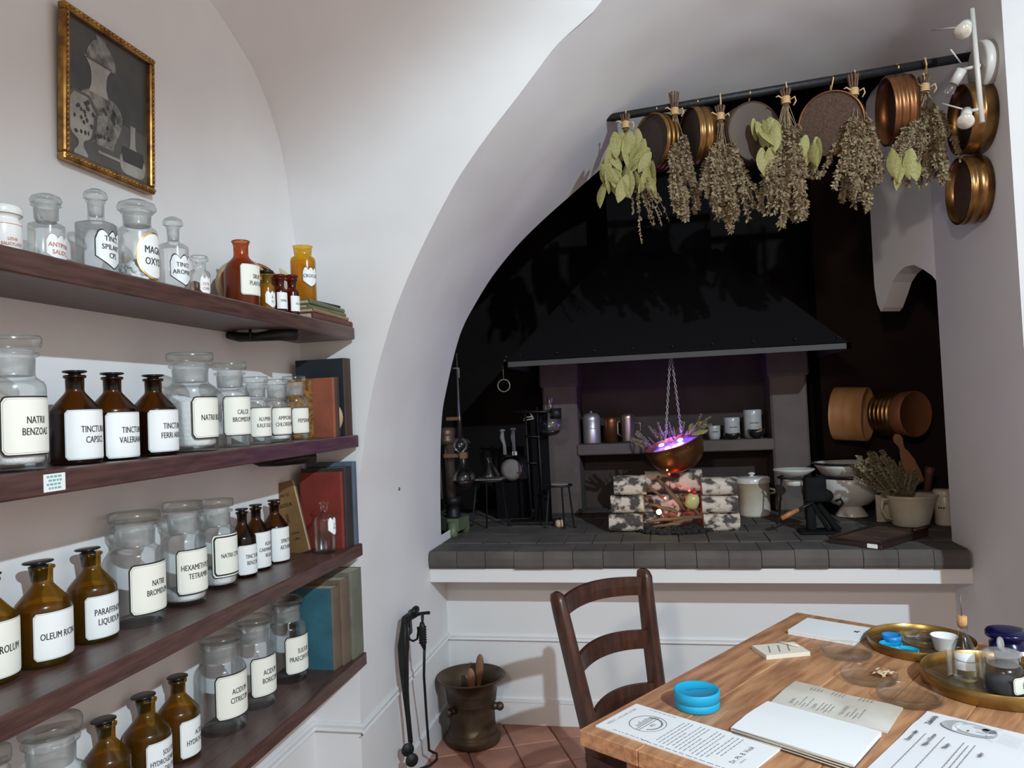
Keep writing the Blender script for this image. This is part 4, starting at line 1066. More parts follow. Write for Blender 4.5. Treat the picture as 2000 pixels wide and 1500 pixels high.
def sv(lab, px, py, rpx, nrm, depth, fr, ms, back=.03, **k):
    C = under(px, py, back); sieve(lab, C, nrm, rpx*mpp(C), depth, fr, ms, string=onrod(px), **k)
sv('brass sieve hanging first from the left with its dark mesh turned away', 1283, 279, 54, (-.79, -.62, -.03), .072, BRASS, MESHD, ridges=3, inset=.12)
sv('brass sieve hanging second from the left with bright ridges', 1362, 268, 56, (-.95, -.33, -.03), .07, BRASS, MESHD, ridges=2, inset=.15)
sv('dull brown round sieve with its flat bottom turned to the room', 1465, 262, 57, (.42, -.90, -.08), .075, mat('dull_brown_brass', (.10, .065, .042), .45, .5, var=.3, scale=6), mat('dull_brown_bottom', (.085, .058, .042), .6, var=.2, scale=7), ridges=3, inset=.02)
sv('large sieve with reddish woven mesh facing the room', 1625, 242, 60, (-.36, -.90, -.22), .06, COPPER, MESHM, ridges=2, inset=.10, back=.0)
sv('copper sieve frame hanging edge-on before the white flap', 1752, 216, 64, (-1, .0, -.05), .085, COPPER, MESHD, ridges=3, inset=.55)
# two sieves fixed to the right jamb
C = onx(1898, 232, XR-.042); sieve('large dark sieve mounted on the right wall behind the lamp', C, (-1, 0, 0), 66*mpp(C), .08, BRASS, MESHD, ridges=1, inset=.45)
C = onx(1893, 372, XR-.04); sieve('brass sieve mounted lowest on the right wall', C, (-1, 0, 0), 64*mpp(C), .075, BRASS, MESHM, ridges=2, inset=.35)
# ================================================================ WALL LAMP
C = onx(1930, 128, XR)
t = thing('wall_spotlight', 'white three-headed wall spotlight on the right jamb', 'lamp', C)
def loc(px, py, out): 
    return onx(px, py, XR-out)-C
s = mpp(C)
b = MB(); b.lathe([(0, 0), (48*s, 0), (48*s, .030), (45*s, .036), (0, .036)], 40, M=frame((0, 0, 0), (-1, 0, 0))); b.build('base', WHITEMET, t)
p0 = loc(1898, 18, .075); p1 = loc(1918, 240, .075)
b = MB(); b.tube([p0, p1], .0085, 12); b.tube([Vector((-.03, 0, 0)), p0.lerp(p1, .5)], .010, 10); b.build('bar', WHITEMET, t)
for arm, tip, face, kind in (((1898, 46), (1886, 50), (1876, 68), 'disc'), ((1906, 130), (1879, 136), (1852, 182), 'bulb'), ((1916, 213), (1888, 218), (1884, 250), 'halogen')):
    a = loc(*arm, .075); c = loc(*tip, .11); f = loc(*face, .15); d = (f-c).normalized()
    b = MB(); b.tube([a, c], .006, 8)
    hl = {'disc': .03, 'bulb': .05, 'halogen': .045}[kind]
    hr = {'disc': .021, 'bulb': .0165, 'halogen': .017}[kind]
    b.lathe([(0, 0), (hr, 0), (hr, hl), (hr*.8, hl), (0, hl*.9)], 20, M=frame(c, d)); h = b.build('head', WHITEMET, t)
    b = MB()
    if kind == 'bulb': b.lathe([(.008, hl-.005), (.016, hl+.01), (.019, hl+.025), (.012, hl+.04), (0, hl+.044)], 18, M=frame(c, d)); b.build('bulb', GLASSC, h)
    else: b.lathe([(hr*.8, hl-.004), (.0255, hl+.022), (.027, hl+.030), (.022, hl+.036), (0, hl+.039)], 22, M=frame(c, d)); b.build('reflector_lamp', LAMPGL, h)
for q0, q1 in (((1878, 53), (1819, 59)), ((1877, 124), (1857, 97)), ((1880, 213), (1839, 202))):
    b = MB(); b.tube([loc(*q0, .11), loc(*q1, .16)], .0028, 6); b.build('adjusting_lever', WHITEMET, t)
# ================================================================ OTHER THINGS ON THE HEARTH
def lthing(name, lab, cat, P, parts, group=None, rz=0):
    t = thing(name, lab, cat, P, rz, group)
    for nm, prof, m in parts:
        b = MB(); b.lathe(prof, 36); b.build(nm, m, t)
    return t
def base(px, py, z=ZH): return onz(px, py, z)
def marks(t, R, ph, z, w, m=INK, n=5, h=.008):
    b = MB(); x = -w/2
    for i in range(n):
        ww = w/n*.72; a0 = ph+x/R; a1 = ph+(x+ww)/R
        b.add([(R*1.006*math.cos(a), R*1.006*math.sin(a), zz) for a, zz in ((a0, z), (a1, z), (a1, z+h*random.uniform(.7, 1.1)), (a0, z+h))], [(0, 1, 2, 3)]); x += w/n
    b.build('lettering', m, t)
# niche shelf
ZN = 1.2625
def niche(px, ytop, ybot, wpx, y=4.38):
    P = ony(px, ybot, y); P.z = ZN; s = mpp(P); return P, wpx*s/2, height(P, ytop)
P, R, H = niche(1157, 803, 866, 34)
t = lthing('metal_canister', 'tall dull aluminium canister with domed lid on the niche shelf', 'canister', P, [('body', [(0, 0), (.97*R, 0), (R, .006), (R, .74*H), (.97*R, .75*H)], ALU), ('lid', [(1.02*R, .72*H), (1.02*R, .78*H), (.93*R, .86*H), (.7*R, .92*H), (.3*R, .945*H), (.10*R, .95*H), (.09*R, .965*H), (.17*R, .98*H), (.12*R, 1.0*H), (0, 1.005*H)], ALU)])
marks(t, R, -1.5, .45*H, R*1.1, mat('grey_print', (.16, .15, .16), .7), 6, .007)
P, R, H = niche(1195, 815, 867, 25)
lthing('copper_canister', 'copper canister with a flat lid between two metal vessels', 'canister', P, [('body', [(0, 0), (R, 0), (R, .82*H)], COPPER), ('lid', [(1.04*R, .79*H), (1.06*R, .84*H), (1.04*R, .86*H), (1.04*R, .985*H), (.95*R, H), (0, H)], COPPER)])
P, R, H = niche(1228, 808, 867, 25)
t = lthing('tin_pot', 'shiny tin pot with thin wire handles on the niche shelf', 'pot', P, [('body', [(0, 0), (.95*R, 0), (R, .01), (R, .84*H)], TIN), ('lid', [(1.04*R, .83*H), (1.05*R, .90*H), (.95*R, .97*H), (.6*R, H), (0, H)], TIN)])
b = MB(); b.tube([(-R, 0, .75*H), (-R*1.55, 0, .72*H), (-R*1.6, 0, .3*H), (-R, 0, .2*H)], .0025, 6); b.tube([(R, 0, .66*H), (R*1.9, 0, .66*H), (R*1.95, 0, .4*H), (R, 0, .3*H)], .0025, 6); b.build('handle', TIN, t)
def wj(px, yt, yb, w, lab, m=PORC, dark=None):
    P, R, H = niche(px, yt, yb, w)
    t = lthing('porcelain_jar', lab, 'jar', P, [('body', [(0, 0), (.93*R, 0), (.96*R, .02), (.97*R, .8*H)], m), ('lid', [(1.0*R, .80*H), (1.0*R, .96*H), (.93*R, H), (0, H)], m)], 'white jars on the niche shelf')
    marks(t, .97*R, -1.45, .52*H, R*1.0, INK, 5, .006); return P, R
wj(1396, 831, 862, 24, 'smallest white jar on the niche shelf beside the cauldron', DIMGL)
Pa, Ra = wj(1431, 815, 860, 31, 'middle white jar standing behind a black bowl', DIMGL)
Pb, Rb = wj(1472, 800, 859, 35, 'tallest white jar at the right end of the niche shelf', DIMGL)
for (px, w, lab, top) in ((1431, 33, 'small black bowl in front of the middle white jar', 846), (1479, 33, 'small dark bowl with a wooden pestle end in front of the tallest white jar', 838)):
    P, R, H = niche(px, top, 864, w, 4.31)
    t = lthing('dark_bowl', lab, 'bowl', P, [('bowl', [(0, 0), (.35*R, 0), (.40*R, .08*H), (.75*R, .25*H), (.97*R, .62*H), (R, H), (.93*R, H), (.85*R, .55*H), (0, .2*H)], BLACKG)])
    if px > 1450:
        b = MB(); b.tube([(.2*R, -.2*R, .45*H), (.3*R, -.9*R, 1.0*H)], [.012, .010], 10); b.build('pestle', SPOONW, t)
# lidded enamel pot
P = base(1472, 1006); P.y = min(P.y, 4.08); P = onz(1472, 1006, ZH); R = 32*mpp(P); H = height(P, 922)
t = lthing('enamel_pot', 'white lidded enamel pot with rust stains beside the birch logs', 'pot', P, [('body', [(0, 0), (.95*R, 0), (R, .012), (R, .76*H), (1.03*R, .77*H)], STONEW), ('lid', [(1.05*R, .76*H), (1.06*R, .86*H), (1.0*R, .885*H), (.5*R, .90*H), (.12*R, .91*H), (.10*R, .93*H), (.2*R, .955*H), (.22*R, .975*H), (.12*R, H), (0, H)], ENAMEL)])
b = MB(); b.tube([(R, -.02, .62*H), (1.25*R, -.03, .60*H), (1.28*R, -.02, .53*H), (R*.98, 0, .50*H)], .006, 8); b.tube([(-R, .02, .62*H), (-1.2*R, .03, .60*H), (-1.2*R, .02, .53*H), (-R*.98, 0, .50*H)], .006, 8); b.build('handle', ENAMEL, t)
# tripods
def tripod(lab, px, ytop, feet, y, rpx, plate=None):
    C = ony(px, ytop, y); s = mpp(C); R = rpx*s
    t = thing('iron_tripod', lab, 'tripod', (C.x, C.y, ZH), group='iron tripods on the hearth'); zt = C.z-ZH
    b = MB(); ring = [(R*math.cos(a*math.pi/10), R*math.sin(a*math.pi/10), zt) for a in range(21)]; b.tube(ring, .005, 6, cap=False); b.build('ring', IRON, t)
    for k, a in enumerate(feet):
        b = MB(); b.tube([(R*.9*math.cos(a), R*.9*math.sin(a), zt), (R*1.25*math.cos(a), R*1.25*math.sin(a), .004), (R*1.45*math.cos(a), R*1.45*math.sin(a), .004)], .0048, 6); b.build('leg', IRON, t)
    return C, R, zt
C, R, zt = tripod('iron tripod carrying a white saucer right of the enamel pot', 1551, 932, (-2.75, -1.1, .9), 3.92, 30)
t = lthing('white_saucer', 'wide white saucer sitting on the right-hand tripod', 'saucer', (C.x, C.y, C.z+.005), [('dish', [(0, -.006), (.5*R, -.006), (.85*R, .010), (1.28*R, .032), (1.30*R, .036), (1.24*R, .036), (.8*R, .016), (0, .002)], ENAMEL)])
t = lthing('white_cup', 'small white cup hanging in the ring under the white saucer', 'cup', (C.x, C.y, C.z-.043), [('cup', [(0, 0), (.48*R, 0), (.56*R, .006), (.68*R, .036), (.62*R, .036), (.5*R, .008), (0, .006)], ENAMEL)])
C, R, zt = tripod('iron tripod on the left carrying the conical flask', 957, 938, (-2.9, -1.6, -.35), 3.95, 30)
b = MB(); b.box((-R*.9, -R*.7, 0), (R*.9, R*.7, .004)); o = b.build('wire_gauze', mat('gauze_plate', (.22, .21, .20), .7), None, (C.x, C.y, C.z+.006)); tag(o, 'pale square gauze plate lying on the left tripod', 'plate')
# conical flask
P = Vector((C.x-.004, C.y, C.z+.011)); H = height(P, 893); R2 = 21*mpp(P)
lthing('conical_flask', 'clear conical flask standing on the left tripod', 'flask', P, [('body', [(0, 0), (.95*R2, 0), (R2, .006), (.98*R2, .02*1), (.34*R2, .74*H), (.30*R2, .80*H), (.30*R2, .96*H), (.37*R2, H)], GLASSG)])
C, R, zt = tripod('small iron tripod before the left pier', 1093, 948, (-2.8, -1.25, -.5), 3.88, 24)
b = MB(); b.box((-R*.6, -R*.5, 0), (R*.7, R*.5, .004)); o = b.build('wire_gauze', MATS['gauze_plate'], None, (C.x, C.y, C.z+.006)); tag(o, 'pale gauze plate on the small tripod before the left pier', 'plate')
P = base(1093, 1029); s = mpp(P)
lthing('spirit_burner', 'little pale spirit burner under the small tripod', 'burner', P, [('body', [(0, 0), (7*s, 0), (8*s, 3*s), (8*s, 11*s), (5*s, 14*s)], mat('pale_cream_ceramic', (.5, .40, .26), .4)), ('cap', [(3*s, 13*s), (3*s, 18*s), (0, 18*s)], IRON)])
# black pump / capsule press
P = base(1600, 1040); t = thing('iron_press', 'black cast-iron hand press with a wooden handle', 'press', P); s = mpp(P)
b = MB(); b.box((-38*s, -.07, 0), (36*s, .05, 6*s), bev=.004); b.build('base_plate', IRONG, t)
b = MB(); b.box((-22*s, -.02, 6*s), (-6*s, .02, 88*s), bev=.004); b.box((-24*s, -.03, 60*s), (16*s, .03, 108*s), bev=.008); b.lathe([(0, 0), (12*s, 0), (12*s, .05), (0, .05)], 20, M=frame((16*s, .025, 72*s), (0, -1, 0))); b.tube([(0, -.01, 55*s), (32*s, -.05, 6*s)], [.014, .018], 8); b.tube([(-4, 0, 0), (-4, 0, 0)], .001, 3) if False else None
b.tube([(-12*s, -.01, 60*s), (14*s, -.05, 8*s)], .010, 8); b.build('body', IRONG, t)
b = MB(); b.tube([(-10*s, -.04, 62*s), (-42*s, -.06, 48*s)], .007, 8); h = b.build('lever', IRON, t)
b = MB(); b.tube([(-40*s, -.06, 49*s), (-58*s, -.07, 41*s), (-74*s, -.08, 33*s)], [.008, .013, .010], 10); b.build('handle', LEGW, h)
b = MB(); b.tube([(30*s, -.03, 62*s), (40*s, -.03, 66*s), (44*s, -.03, 58*s), (36*s, -.03, 50*s)], .006, 8); b.build('clamp_screw', IRONG, t)
# white footed bowls
P = base(1664, 1008); s = mpp(P); R = 62*s
t = lthing('enamel_colander', 'white footed enamel bowl at the bottom of the pair', 'bowl', P, [('foot', [(0, 0), (30*s, 0), (31*s, 2*s), (22*s, 14*s), (18*s, 21*s)], ENAMEL), ('bowl', [(17*s, 20*s), (34*s, 25*s), (50*s, 40*s), (58*s, 58*s), (58*s, 78*s), (57*s, 79*s)], ENAMEL), ('dark_rim', [(58*s, 76*s), (61.5*s, 79*s), (61*s, 82.5*s), (57*s, 81*s)], BLACKG), ('foot_rim', [(30*s, -.2*s), (32.2*s, 1*s), (30*s, 2.4*s)], BLACKG)])
t = lthing('enamel_basin', 'white enamel basin with a black rim sitting in the footed bowl', 'basin', P+Vector((0, 0, 79.5*s)), [('basin', [(0, -.5*s), (44*s, 0), (52*s, 3*s), (60*s, 16*s), (66*s, 25*s), (64*s, 25.4*s), (58*s, 17*s), (50*s, 5*s), (0, 2*s)], ENAMEL), ('dark_rim', [(64.6*s, 22.8*s), (68.2*s, 25*s), (67*s, 28*s), (63.6*s, 26*s)], BLACKG)])
# jug with dried herbs, spatula
P = base(1779, 1026); s = mpp(P)
t = thing('white_jug', 'white stoneware jug holding dried herbs', 'jug', P)
b = MB(); n = 40; prof = [(0, 0), (30*s, 0), (33*s, 3*s), (36*s, 26*s), (39*s, 48*s), (40*s, 55*s), (42*s, 60*s), (39*s, 60*s), (36*s, 50*s), (33*s, 26*s), (0, 5*s)]
vs = []; fs = []
for r, zz in prof:
    for j in range(n):
        a = 2*math.pi*j/n; k = 1+.22*max(0, math.cos(a+.25))**10*(zz/(60*s)); vs.append((r*k*math.cos(a), r*k*math.sin(a), zz))
for i in range(len(prof)-1):
    for j in range(n):
        if prof[i][0] == 0 and prof[i+1][0] == 0: continue
        fs.append([i*n+j, i*n+(j+1) % n, i*n+n+(j+1) % n, i*n+n+j])
b.add(vs, fs, 0, True); b.build('body', STONEW, t)
b = MB(); b.tube([(-36*s, -6*s, 52*s), (-52*s, -10*s, 52*s), (-54*s, -10*s, 34*s), (-46*s, -8*s, 18*s), (-34*s, -4*s, 12*s)], .0075, 8); b.build('handle', STONEW, t)
Pj = P+Vector((-8*s, 4*s, 44*s))
t = thing('herb_bunch', 'pale dried herb bunch standing in the white jug', 'herbs', Pj)
rnd = random.Random(5)
for k in range(46):
    tipx = rnd.uniform(-92, 36); tz = 100-abs(tipx+45)*.55+rnd.uniform(-28, 8); 
    if tipx > 0: tz = min(tz, 50)+8
    d = Vector((tipx*s, rnd.uniform(-34, 26)*s, max(30, tz)*s)); L = d.length; o = link('sprig', rnd.choice(SPRP), t)
    o.matrix_local = frame((rnd.uniform(-8, 8)*s, rnd.uniform(-8, 8)*s, 0), -d) @ Matrix.Rotation(rnd.uniform(0, 6.28), 4, 'Z') @ Matrix.Diagonal((L*.95, L*.95, L, 1))
def flatspoon(lab, p, q, w0, w1, m=SPOONW, name='wooden_spatula', face=(0, -1, 0), pr=None):
    p, q = Vector(p), Vector(q); M = frame(p, q-p, face); L = (q-p).length
    b = MB(); pr = pr or [(0, .12), (.04, .5), (.12, .62), (.22, .36), (.30, .32), (.36, .55), (.55, .9), (.8, 1.0), (.97, .9), (1, .4)]
    pl = [(w1*w, L*t) for t, w in pr]; pl += [(-x, z) for x, z in reversed(pl)]
    b.prism(pl, -.004, .004, 'x', M=M); o = b.build(name, m); tag(o, lab, 'spatula'); return o
flatspoon('wooden spatula standing behind the dried herbs', ony(1749, 848, 3.80), ony(1793, 945, 3.86), 0, 14*s)
# mortar jar, pestle, jars at the far right
P = base(1808, 1008); s = mpp(P)
lthing('grey_jar', 'grey stoneware jar behind the white jug', 'jar', P, [('body', [(0, 0), (20*s, 0), (21*s, 4*s), (21*s, 44*s), (22*s, 50*s), (19*s, 50*s), (18*s, 10*s), (0, 8*s)], mat('grey_stoneware', (.22, .20, .175), .5))])
b = MB(); q0 = P+Vector((-2*s, 0, 14*s)); q1 = ony(1817, 912, P.y); b.tube([q0, q0.lerp(q1, .8), q0.lerp(q1, .84), q1], [7*s, 7.5*s, 9*s, 9.5*s], 12); tag(b.build('wooden_pestle', mat('dark_red_wood', (.13, .05, .03), .5)), 'dark reddish wooden pestle standing in the grey jar', 'pestle')
P = base(1848, 1025); s = mpp(P); H = height(P, 955)
t = lthing('white_jar', 'cream lidded jar half hidden by the right white wall', 'jar', P, [('body', [(0, 0), (17*s, 0), (19*s, 3*s), (19*s, .8*H), (18*s, .83*H)], STONEW), ('lid', [(20*s, .82*H), (20*s, .94*H), (18*s, H), (0, H)], STONEW)])
marks(t, 19.2*s, -2.2, .48*H, .03, INK, 3)
P = base(1729, 1020); s = mpp(P); b = MB(); b.box((-14*s, 0, 0), (16*s, .02, 54*s), bev=.003); tag(b.build('white_tile', STONEW, None, P), 'pale square slab standing behind the jug handle', 'slab')
# pill board
A_, B_, C_ = base(1619, 1062), base(1722, 1075), base(1812, 1036)
ux = (B_-A_); uy = (C_-B_); wdt = ux.length; dep = uy.length; M = Matrix.Identity(4); xx = ux.normalized(); yy = Vector((-xx.y, xx.x, 0))
for i in range(3): M[i][0] = xx[i]; M[i][1] = yy[i]; M[i][2] = (0, 0, 1)[i]; M[i][3] = A_[i]
DW = mat('dark_pill_board_wood', (.035, .018, .014), .4, col2=(.018, .010, .008), scale=9); DW2 = mat('brown_board_inlay', (.085, .048, .036), .5, var=.3, scale=8)
t = thing('pill_board', 'dark wooden pill-making board with a white tag on its front edge', 'board', M=M); dep = min(dep, .42)
b = MB(); b.box((0, 0, 0), (wdt, dep, .022), bev=.003); b.build('board', DW, t)
b = MB(); b.box((.0, .0, .022), (wdt, .018, .030), bev=.002); b.box((0, .0, .022), (.014, dep, .032)); b.box((wdt-.014, 0, .022), (wdt, dep, .032), bev=.002); b.build('raised_edge', DW, t)
for k, (ya, yb_) in enumerate(((.035, .10), (.115, .25), (.265, .38))):
    b = MB(); b.box((.022, ya, .022), (wdt-.022, min(yb_, dep-.01), .028), bev=.002); b.build('inlay_panel', DW2, t)
b = MB(); b.box((wdt*.74, -.0015, .004), (wdt*.93, 0, .021), bev=.0005); o = b.build('paper_tag', WHITEP, t); o['label'] = 'blank white paper tag'
b = MB(); b.tube([(wdt-.02, dep*.75, .034), (wdt+.015, dep*.95, .045)], .008, 8); b.build('roller_handle', DW, t)
# band box and brass sieve stack hung in the recess
C = ony(1664, 808, 4.22); R = 52*mpp(C)
t = thing('bentwood_frame', 'pale bent-wood sieve hoop hanging in the dark recess', 'hoop', M=frame(C, (.88, -.47, -.06)))
b = MB(); dp = .16; b.lathe([(R, -dp/2), (R, dp/2), (.96*R, dp/2), (.96*R, -dp/2), (R, -dp/2)], 48); b.build('hoop', SPLINT, t)
b = MB(); b.lathe([(R*1.006, -dp/2), (R*1.006, dp/2)], 12, a0=2.6, a1=3.2); b.build('overlap_seam', SPLINT, t)
C = ony(1757, 808, 4.24); R = 44*mpp(C); nr = Vector((.55, -.83, -.02))
t = thing('sieve_stack', 'stack of ridged brass sieves with a copper-coloured bottom in the recess', 'sieve', M=frame(C, nr)); dp = .20
for k in range(5):
    b = MB(); z0 = -dp/2+k*.026; b.lathe([(R*.99, z0), (R*1.04, z0+.004), (R*1.05, z0+.010), (R*1.02, z0+.016), (R*.97, z0+.020), (R*.97, z0+.026)], 44); b.build('sieve_ring', BRASS, t)
b = MB(); b.lathe([(R*.97, .03), (R*.99, .05), (R, dp/2-.004), (R*.97, dp/2), (R*.95, dp/2-.004), (0, dp/2-.004)], 44); b.build('bottom_pan', mat('matt_copper_bottom', (.30, .115, .05), .5, .25, var=.2, scale=5), t)
# ---- left side laboratory glass
P = base(1032, 1022); s = mpp(P)
t = thing('iron_stand', 'tall black iron stand with heavy base left of the pier', 'stand', P)
b = MB(); b.box((-36*s, -.05, 0), (54*s, .07, .016), bev=.004); b.prism([(-60*s, .05), (-20*s, .09), (10*s, .09), (0, .05)], .0, .02, 'z'); b.build('base', IRON, t)
b = MB(); b.box((12*s, .0, .01), (46*s, .03, .60), bev=.004); b.build('column', HOODM, t)
b = MB(); b.tube([(8*s, -.01, .01), (4*s, -.01, 222*s)], .006, 8); b.tube([(32*s, -.02, .01), (28*s, -.02, 226*s)], .006, 8); b.build('rod', IRON, t)
b = MB(); b.tube([(-20*s, -.01, 218*s), (64*s, -.05, 216*s)], .007, 8); b.tube([(2*s, -.02, 170*s), (34*s, -.02, 168*s)], .005, 8); b.tube([(2*s, -.02, 118*s), (24*s, -.02, 117*s)], .005, 8); b.lathe([(9*s, -10*s), (11*s, -10*s), (11*s, 10*s), (9*s, 10*s)], 20, M=Matrix.Translation((66*s, -.05, 212*s))); b.build('clamp', IRON, t)
C = P+Vector((66*s, -.05, 212*s)); Cw = ony(1076, 829, C.y); R = 23*mpp(Cw)
t = lthing('round_flask', 'round-bottomed clear flask clamped high beside the left pier', 'flask', (Cw.x, Cw.y, Cw.z-R), [('bulb', [(0, 0)]+[(R*math.sin(a*math.pi/16), R-R*math.cos(a*math.pi/16)) for a in range(1, 14)]+[(.28*R, 2.0*R), (.27*R, 3.3*R), (.36*R, 3.4*R)], GLASSG)])
b = MB(); b.lathe([(0, .02*R)]+[(.96*R*math.sin(a*math.pi/16), R-.96*R*math.cos(a*math.pi/16)) for a in range(1, 6)]+[(0, R-.96*R*math.cos(5*math.pi/16))], 24); b.build('dark_residue', mat('dark_liquid', (.02, .012, .012), .2), t)
P3 = ony(1032, 812, 4.0); s3 = mpp(P3); b = MB()
for a, c in (((-9, 8), (-4, -6)), ((-10, 9), (10, 6)), ((10, 6), (4, -5)), ((-7, 3), (8, 2))): b.tube([(a[0]*s3, 0, -a[1]*s3), (c[0]*s3, -.004, -c[1]*s3)], .0032, 6)
tag(b.build('pipeclay_triangle', mat('pale_clay', (.42, .36, .31), .7), None, P3), 'pale clay triangle lying on the iron stand clamp', 'triangle')
# hanging ring
P = ony(984, 753, 3.72); s = mpp(P); b = MB(); b.tube([(12*s*math.cos(a*.3142), 0, 12*s*math.sin(a*.3142)) for a in range(21)], .0035, 6, cap=False); b.tube([(0, 0, 12*s), (0, 0, 30*s), (-1*s, 0, 40*s)], .0018, 5)
tag(b.build('hanging_ring', mat('dull_ring_metal', (.22, .19, .17), .5, .5), None, P), 'thin metal ring hanging from the left end of the hood', 'ring')
b = MB(); Pq = ony(985, 705, 3.70); b.ball(Pq, .012, n=8); b.ball(Pq+Vector((.01, 0, .02)), .008, n=8); tag(b.build('hood_hook', IRON), 'small dark hook on the left corner of the hood', 'hook')
# gas wash bottle with disc
P = ony(1003, 938, 4.2); s = mpp(P)
bx = MB(); bx.box((P.x-34*s, 4.17, ZH), (P.x+26*s, 4.30, P.z-.002), bev=.003); tag(bx.build('black_box', HOODM), 'black block that carries the square gas bottle', 'block')
t = thing('gas_bottle', 'square glass gas bottle with two taps and a pale round disc', 'bottle', (P.x, 4.23, P.z)); 
b = MB(); b.lathe([(0, 0), (24*s, 0), (26*s, 3*s), (26*s, 40*s), (20*s, 47*s), (8*s, 50*s), (8*s, 56*s)], 36, square_sec(.12, .6)); b.build('body', GLASSG, t)
b = MB(); b.lathe([(0, 0), (20*s, 0), (21*s, .003), (12*s, .006), (0, .008)], 36, M=frame((0, -27*s*1.1, 22*s), (0, -1, 0))); b.build('disc', mat('pale_grey_disc', (.20, .175, .165), .7), t)
for dx, kk in ((-16, 96), (2, 98)):
    b = MB(); b.tube([(dx*s, -.01, 50*s), (dx*s*1.05, -.01, 70*s), (dx*s*1.2-.004, -.012, 84*s), (dx*s*1.2, -.012, kk*s)], [4*s, 3*s, 4.5*s, 3*s], 10); b.lathe([(0, 0), (6*s, 0), (5*s, 3*s), (0, 5*s)], 12, M=Matrix.Translation((dx*s*1.2, -.012, kk*s))); b.build('glass_tap', GLASSF, t)
b = MB(); b.box((-1*s, -.02, 48*s), (8*s, -.005, 56*s), bev=.001); b.build('white_stopper', PORC, t)
# distillation apparatus on the far left
P = base(886, 1046); t = thing('distillation_apparatus', 'metal and glass distillation apparatus with a green foot at the far left', 'apparatus', P); s = mpp(P)
b = MB(); b.prism([(-40*s, .10), (-30*s, .02), (-8*s, -.03), (14*s, -.03), (16*s, .02), (22*s, .10)], 10*s, 34*s, 'z'); b.lathe([(0, 0), (10*s, 0), (10.5*s, 3*s), (9*s, 28*s), (0, 28*s)], 20, M=Matrix.Translation((2*s, -.03, 0))); b.lathe([(0, 0), (9*s, 0), (8*s, 25*s), (0, 25*s)], 20, M=Matrix.Translation((14*s, .10, 0))); b.build('green_foot', GREENM, t)
b = MB(); b.lathe([(0, 34*s), (14*s, 34*s), (15*s, 37*s), (13*s, 40*s), (14*s, 44*s), (12*s, 47*s), (12*s, 60*s), (16*s, 61*s), (16*s, 74*s), (0, 75*s)], 28, M=Matrix.Translation((-2*s, .03, 0))); b.build('clamp_collar', IRON, t)
b = MB(); b.lathe([(0, 72*s), (11*s, 72*s), (11*s, 178*s), (13*s, 180*s), (13*s, 186*s), (0, 188*s)], 28, M=Matrix.Translation((-6*s, .03, 0))); b.build('metal_cylinder', TIN, t)
b = MB(); b.tube([(-22*s, 0, 72*s), (-24*s, 0, 160*s)], .010, 10); b.build('side_tube', TIN, t)
b = MB(); b.lathe([(0, 176*s), (18*s, 178*s), (18*s, 190*s), (16*s, 192*s), (18*s, 196*s), (18*s, 210*s), (0, 212*s)], 28, M=Matrix.Translation((-10*s, .03, 0))); b.build('copper_collar', mat('dull_copper_collar', (.14, .09, .07), .45, .6), t)
Cf = ony(906, 934, P.y-.05)-P; rf = 22*s
b = MB(); b.lathe([(0, -rf)]+[(rf*math.sin(a*math.pi/16), -rf*math.cos(a*math.pi/16)) for a in range(1, 14)]+[(.26*rf, 1.3*rf), (.26*rf, 2.2*rf)], 32, M=Matrix.Translation(Cf)); fl = b.build('round_flask', GLASSG, t)
b = MB(); b.lathe([(0, -.94*rf)]+[(.95*rf*math.sin(a*math.pi/16), -.95*rf*math.cos(a*math.pi/16)) for a in range(1, 8)]+[(0, -.2*rf)], 24, M=Matrix.Translation(Cf)); b.build('dark_residue', MATS['dark_liquid'], fl)
b = MB(); c2 = Cf+Vector((0, 0, 44*s)); b.box(c2-Vector((5*s, .02, 6*s)), c2+Vector((8*s, .02, 6*s)), bev=.002); b.box(c2-Vector((40*s, -.01, 4*s)), c2+Vector((-4*s, .02, 3*s))); b.build('wooden_clamp', DULLWOOD, t)
c3 = Cf+Vector((-4*s, 0, 62*s)); b = MB(); b.lathe([(.2*rf, -14*s), (.6*rf, -6*s), (.7*rf, 3*s), (.5*rf, 12*s), (.2*rf, 18*s), (.17*rf, 60*s), (.12*rf, 64*s), (.05*rf, 180*s)], 24, M=Matrix.Translation(c3)); b.tube([c3+Vector((8*s, 0, 6*s)), c3+Vector((14*s, -.01, 12*s)), c3+Vector((20*s, -.01, 4*s))], 3*s, 8); b.build('condenser', GLASSG, t)
c4 = ony(893, 818, P.y)-P; b = MB(); b.box(c4-Vector((22*s, .01, 3*s)), c4+Vector((6*s, .01, 4*s)), bev=.002); b.build('upper_clamp', DULLWOOD, t)
c5 = ony(894, 722, P.y)-P; b = MB(); b.tube([c5+Vector((-10*s, 0, 3*s)), c5+Vector((2*s, 0, 3*s)), c5+Vector((2*s, 0, -16*s))], .004, 6); b.build('bent_tube', GLASSF, t)
